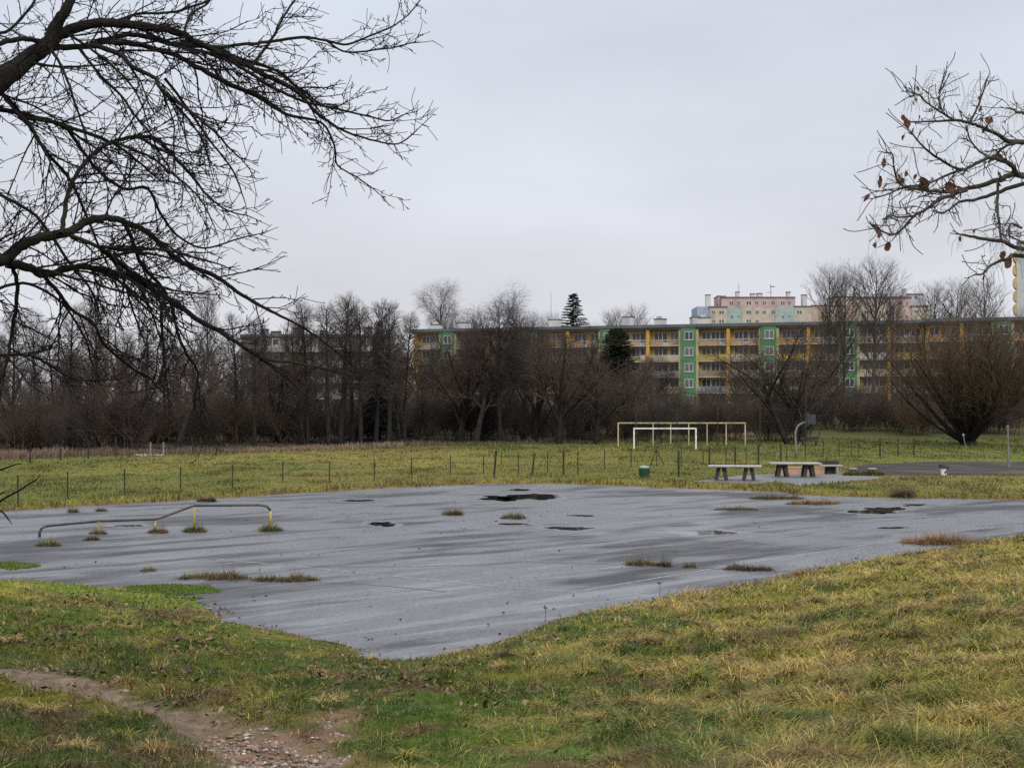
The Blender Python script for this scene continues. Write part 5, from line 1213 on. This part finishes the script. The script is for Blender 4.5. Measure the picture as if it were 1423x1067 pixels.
for k in range(26):
    q = lm[FR.choice([0, 1, 2, 3, 4, 6, 7, 8, 8, 9, 9, 16, 16, 17])]; m_ = len(q[0]); a_ = FR.randrange(1, max(2, int(m_ * .7)))
    x, y = q[0][a_]; d_ = q[2] + (q[3] - q[2]) * a_ / (m_ - 1); a = FR.uniform(.05, 1.1); c = FR.uniform(.02, .12); pts = []
    if x < -120: continue
    for j in range(FR.randint(5, 8)):
        pts.append((x, y)); x += 30 * cos(a); y += 30 * sin(a); a = min(1.25, a + c + FR.uniform(-.22, .22))
    if pts[-1][0] > 330: continue
    lm.append((pts, (4.6, 4.0, 3.2, 2.2), d_, d_ + FR.uniform(-.6, .8), 0.0))
for i, (pix, w, d0, d1, stt) in enumerate(lm):
    thin = max(w) < 7
    limb(LT, pix, w, d0, d1, step=.066, tl=(.16, .78) if not thin else (.12, .52), seed=i, start=stt + .05, dens=.8, zig=.15, amp=.12)
# right overhanging tree with withered leaves and drooping seed strings
M_BARK2 = mat('bark_greybrown', (.050, .043, .038), .9, .35, 8, .15, bump=.4); M_DEAD = mat('withered_leaf', (.095, .040, .026), .7, .45, 18, .25); M_STRING = mat('seed_strings', (.16, .14, .13), .8, .2, 10)
rx0, ry0 = 4.9, 7.4
RT = empty('bare_tree', (rx0, ry0, hgt(rx0, ry0)), 0, 'near tree at the right whose twigs carry withered brown leaves', 'tree')
link('trunk', tubes('trunk', [([(0, 0, -.2), (-.05, 0, .6), (-.1, 0, 2.4), (-.2, -.1, 3.6), (-.1, 0, 5.2), (.1, .1, 7)], [.26, .2, .17, .15, .1, .04])], 12, [M_BARK2]), RT)
Q = lambda a: [(1180 + x / 3.333, 80 + y / 3.333) for x, y in a]
rm = [(Q([(1900, 560), (1200, 450), (810, 395), (740, 390), (690, 360), (620, 325), (540, 298), (480, 292), (370, 297), (280, 300)]), (26, 14, 8, 7, 6, 5, 4.5, 4, 3, 2.4), 6.6, 6.3),
 (Q([(480, 288), (420, 250), (360, 210), (320, 170), (285, 185)]), (4, 3.4, 3, 2.6, 2.2), 6.35, 6.1), (Q([(425, 240), (415, 180), (430, 120), (442, 88)]), (3.4, 3, 2.6, 2.2), 6.35, 6.5), (Q([(560, 300), (590, 240), (610, 190), (640, 100)]), (4, 3.4, 3, 2.2), 6.4, 6.7),
 (Q([(1900, 700), (1150, 610), (810, 550), (780, 540), (740, 490), (660, 465), (600, 485), (520, 520), (420, 470), (350, 420), (290, 350)]), (30, 16, 9, 8, 7, 6, 5.4, 4.6, 4, 3.2, 2.4), 6.6, 6.0),
 (Q([(780, 395), (720, 415), (660, 462), (600, 430), (560, 380), (545, 330)]), (4, 3.8, 3.6, 3, 2.6, 2.2), 6.5, 6.7), (Q([(1400, 610), (810, 545), (700, 565), (600, 595), (480, 620), (350, 615), (240, 590), (210, 520), (200, 450), (160, 440)]), (14, 9, 8, 7, 6, 5, 4, 3.2, 2.6, 2), 6.6, 6.2),
 (Q([(505, 525), (420, 560), (340, 590), (250, 600), (190, 630), (120, 650)]), (4, 3.6, 3.2, 2.8, 2.4, 2), 6.1, 5.8), (Q([(1300, 500), (810, 585), (700, 620), (600, 655), (510, 670), (440, 720), (400, 710)]), (10, 6.5, 6, 5, 4, 3, 2.4), 6.7, 6.4),
 (Q([(545, 612), (440, 650), (360, 700), (300, 735), (250, 790), (200, 820), (120, 790), (100, 770)]), (6, 5.4, 5, 4.4, 3.6, 3, 2.6, 2.2), 6.3, 5.9), (Q([(300, 735), (230, 740), (190, 730), (160, 750)]), (3.4, 3, 2.6, 2.2), 6.1, 6.0),
 (Q([(1300, 1010), (810, 890), (720, 855), (600, 835), (520, 820)]), (14, 7, 6, 5, 3), 6.4, 6.1), (Q([(690, 575), (688, 700), (705, 845)]), (4.4, 4, 3.8), 6.45, 6.25), (Q([(1300, 1000), (810, 920), (740, 930), (660, 960), (620, 1000), (580, 1005)]), (12, 6.5, 6, 4.4, 3.4, 2.4), 6.4, 6.0),
 (Q([(1100, 260), (810, 258), (770, 245), (735, 235)]), (7, 4.4, 3.6, 2.4), 6.8, 6.6), (Q([(800, 790), (750, 770), (740, 820), (790, 850)]), (4, 3.4, 3, 2.4), 6.4, 6.2)]
for i, (pix, w, d0, d1) in enumerate(rm):
    limb(RT, pix, w, d0, d1, step=.036, tl=(.04, .15), bark=M_BARK2, twigm=M_BARK2, seed=100 + i, lev=1, droop=-.02, amp=.12, dens=.8, zig=.3, start=.0 if max(w) < 9 else .9)
strs = []
for i in range(330):
    pix, w, d0, d1 = rm[rng.randrange(len(rm))]
    f = rng.uniform(.35, 1) * (len(pix) - 1); a = min(int(f), len(pix) - 2); fr = f - a; px = pix[a][0] * (1 - fr) + pix[a + 1][0] * fr; py = pix[a][1] * (1 - fr) + pix[a + 1][1] * fr
    if px > 1440: continue
    p = np.array(P(px + rng.uniform(-14, 14), py + rng.uniform(-14, 4), d0 + (d1 - d0) * f / len(pix) + rng.uniform(-.1, .1))) - np.array(RT.location); sd = rng.choice((-1, 1)); l = rng.uniform(.03, .07)
    strs.append(([tuple(p), tuple(p + (sd * l * .5, rng.uniform(-.02, .02), l * .15)), tuple(p + (sd * l * .9, 0, -l * .5)), tuple(p + (sd * l * 1.0, 0, -l * 1.4))], [.0009, .0008, .0008, .0007]))
link('seed_strings', tubes('seed_strings', strs, 3, [M_STRING]), RT)['kind'] = 'stuff'
def dead_leaf(seed, s):
    R = random.Random(seed); V = []; Fc = []; nu, nv = 7, 5
    for i in range(nu):
        for j in range(nv):
            u = i / (nu - 1); v = j / (nv - 1) * 2 - 1; wdt = math.sin(pi * min(.98, .08 + u * .92)) ** .7 * .55
            cr = R.uniform(.6, 1.0); a = v * 1.7 * cr
            V.append((math.sin(a) * wdt * s, (1 - cos(a)) * wdt * s * .9 + R.uniform(-.08, .08) * s + .35 * s * u * u, -u * s * 1.15 + R.uniform(-.07, .07) * s))
    for i in range(nu - 1):
        for j in range(nv - 1): Fc.append((i * nv + j, (i + 1) * nv + j, (i + 1) * nv + j + 1, i * nv + j + 1))
    m_ = MB(); m_.add(V, Fc); m_.tube([(0, 0, .5 * s), (0, 0, 0)], .0014, 4); return m_
for i, (x, y, s, d) in enumerate([(305, 205, .075, 6.1), (312, 150, .05, 6.2), (255, 300, .085, 6.2), (258, 375, .10, 6.1), (300, 350, .07, 6.05), (155, 497, .075, 6.15), (138, 565, .095, 6.15), (325, 575, .10, 6.2), (235, 575, .09, 6.2), (268, 545, .065, 6.15),
     (478, 600, .11, 6.3), (500, 615, .09, 6.25), (460, 620, .085, 6.3), (125, 800, .09, 5.9), (124, 872, .09, 5.9), (185, 872, .075, 5.95), (97, 655, .06, 5.8), (650, 295, .08, 6.4), (690, 462, .08, 6.45), (610, 243, .06, 6.5), (640, 335, .08, 6.4), (332, 740, .05, 6.0), (515, 845, .07, 6.1), (740, 945, .08, 6.1), (570, 815, .05, 6.1), (700, 560, .07, 6.4), (150, 510, .07, 6.1), (165, 485, .06, 6.2), (245, 590, .08, 6.2), (225, 560, .06, 6.1), (340, 590, .07, 6.2), (315, 560, .06, 6.25), (110, 790, .07, 5.9), (140, 815, .07, 5.9), (245, 285, .07, 6.2), (268, 310, .06, 6.15), (490, 640, .07, 6.3), (470, 580, .07, 6.25), (760, 935, .07, 6.2), (720, 915, .06, 6.2), (665, 470, .06, 6.4), (655, 310, .06, 6.4), (690, 545, .05, 6.4), (295, 225, .05, 6.1)]):
    p = np.array(P(1180 + x / 3.333, 80 + (y - 18) / 3.333, d)) - np.array(RT.location)
    o = dead_leaf(i, s * .46 * rng.uniform(.6, 1.25)).build('withered_leaf', M_DEAD, RT, tuple(p)); o.rotation_euler = (rng.uniform(-.5, .5), rng.uniform(-.6, .6), rng.uniform(0, 6.28)); o.scale = (rng.uniform(.55, .85), rng.uniform(.6, 1), rng.uniform(.7, 1.05))
# shrub whose twigs poke in at the left edge
b0 = (-5.15, 12.6); SHL = empty('shrub', (b0[0], b0[1], hgt(*b0)), 0, 'near leafless shrub whose few twigs reach in at the left photo edge', 'shrub')
st = [([(0, 0, -.1), (-.1, 0, .7), (.05, 0, 1.5)], [.03, .022, .01]), ([(0, 0, -.1), (.1, .2, .8), (.0, .3, 1.7)], [.03, .02, .01]), ([(-.2, 0, -.1), (-.5, .1, 1.0), (-.7, .1, 1.8)], [.03, .02, .008])]
link('stems', tubes('stems', st, 6, [M_BARK2]), SHL)
for i, (pix, w) in enumerate([([(-120, 720), (-40, 716), (0, 696), (25, 682), (51, 666)], (6, 4.5, 3.6, 3, 2.2)), ([(-120, 700), (-40, 668), (0, 653), (22, 645)], (6, 4, 3, 2.2)), ([(-120, 722), (-30, 706), (0, 710), (12, 722)], (5, 4, 3, 2.2)), ([(-60, 700), (-10, 690), (4, 684)], (4, 3, 2))]):
    limb(SHL, pix, w, 12.4, 12.2, step=.35, tl=(.08, .2), bark=M_TWIG, twigm=M_TWIG, seed=200 + i, lev=0, amp=.05, start=.6)

# ------------------------------------------------------------------ air, sky, light, camera
def haze(dens):
    m = bpy.data.materials.new('haze_air'); m.use_nodes = True; nt = m.node_tree; nt.nodes.clear()
    o = nt.nodes.new('ShaderNodeOutputMaterial'); v = nt.nodes.new('ShaderNodeVolumePrincipled'); v.inputs['Density'].default_value = dens; v.inputs['Color'].default_value = (.86, .88, .93, 1); v.inputs['Anisotropy'].default_value = .2
    nt.links.new(v.outputs[0], o.inputs['Volume']); b = MB(); b.box(-3200, 3200, -90, 4300, -1.2, 60); ob = b.build('haze', m); tag(ob, kind='stuff')
HAZE = 0.0
if HAZE: haze(HAZE)
W = bpy.data.worlds.new('World'); SC.world = W; W.use_nodes = True; nt = W.node_tree; N = nt.nodes; Lk = nt.links
bg = N['Background']; bg.inputs['Strength'].default_value = .1
sky = N.new('ShaderNodeTexSky'); sky.sky_type = 'NISHITA'; sky.sun_disc = False; sky.sun_elevation = radians(38); sky.sun_rotation = radians(200); sky.air_density = 2; sky.dust_density = 4
tc = N.new('ShaderNodeTexCoord'); sx = N.new('ShaderNodeSeparateXYZ'); Lk.new(tc.outputs['Generated'], sx.inputs[0])
rp = N.new('ShaderNodeValToRGB'); el = rp.color_ramp.elements
el[0].position = 0.0; el[0].color = (.725, .733, .78, 1); el[1].position = 1.0; el[1].color = (.95, .97, 1.0, 1)
e2 = el.new(.12); e2.color = (.685, .708, .775, 1); e3 = el.new(.30); e3.color = (.64, .69, .79, 1); e4 = el.new(.55); e4.color = (.98, 1, 1, 1)
Lk.new(sx.outputs['Z'], rp.inputs['Fac'])
mp = N.new('ShaderNodeMapping'); mp.inputs['Scale'].default_value = (1, 1, 3.2); Lk.new(tc.outputs['Generated'], mp.inputs[0])
ns = N.new('ShaderNodeTexNoise'); ns.inputs['Scale'].default_value = 3.2; ns.inputs['Detail'].default_value = 4; ns.inputs['Roughness'].default_value = .5; Lk.new(mp.outputs[0], ns.inputs['Vector'])
mr = N.new('ShaderNodeMapRange'); mr.inputs[1].default_value = .32; mr.inputs[2].default_value = .68; mr.inputs[3].default_value = 9.7; mr.inputs[4].default_value = 11.4; Lk.new(ns.outputs['Fac'], mr.inputs[0])
zg = N.new('ShaderNodeMapRange'); zg.inputs[1].default_value = .30; zg.inputs[2].default_value = .95; zg.inputs[3].default_value = 1.0; zg.inputs[4].default_value = 1.75; Lk.new(sx.outputs['Z'], zg.inputs[0])
mu = N.new('ShaderNodeMath'); mu.operation = 'MULTIPLY'; Lk.new(mr.outputs[0], mu.inputs[0]); Lk.new(zg.outputs[0], mu.inputs[1])
vm = N.new('ShaderNodeVectorMath'); vm.operation = 'SCALE'; Lk.new(rp.outputs['Color'], vm.inputs[0]); Lk.new(mu.outputs[0], vm.inputs['Scale'])
mx = N.new('ShaderNodeMix'); mx.data_type = 'RGBA'; mx.inputs[0].default_value = .94; Lk.new(sky.outputs[0], mx.inputs[6]); Lk.new(vm.outputs[0], mx.inputs[7]); Lk.new(mx.outputs[2], bg.inputs['Color'])
sl = bpy.data.lights.new('sun', 'SUN'); sl.energy = 1.5; sl.angle = radians(25); sl.color = (1, .97, .93); so = bpy.data.objects.new('sun', sl); COL.objects.link(so)
so.rotation_euler = (radians(52), 0, radians(200 - 180)); so['kind'] = 'helper'
cam = bpy.data.cameras.new('camera'); co = bpy.data.objects.new('camera', cam); COL.objects.link(co); SC.camera = co
cam.sensor_width = 36; cam.lens = 36 * F / 1423; cam.clip_end = 9000; cam.clip_start = .1
co.location = (0, 0, CAMZ); co.rotation_euler = (pi / 2 + PIT, 0, 0)
SC.view_settings.view_transform = 'Standard'; SC.view_settings.look = 'None'; SC.view_settings.exposure = 0; SC.view_settings.gamma = 1
SC.cycles.max_bounces = 5; SC.cycles.diffuse_bounces = 2; SC.cycles.glossy_bounces = 3; SC.cycles.use_denoising = False; SC.cycles.denoiser = "OPENIMAGEDENOISE"; SC.cycles.denoising_input_passes = "RGB_ALBEDO_NORMAL"
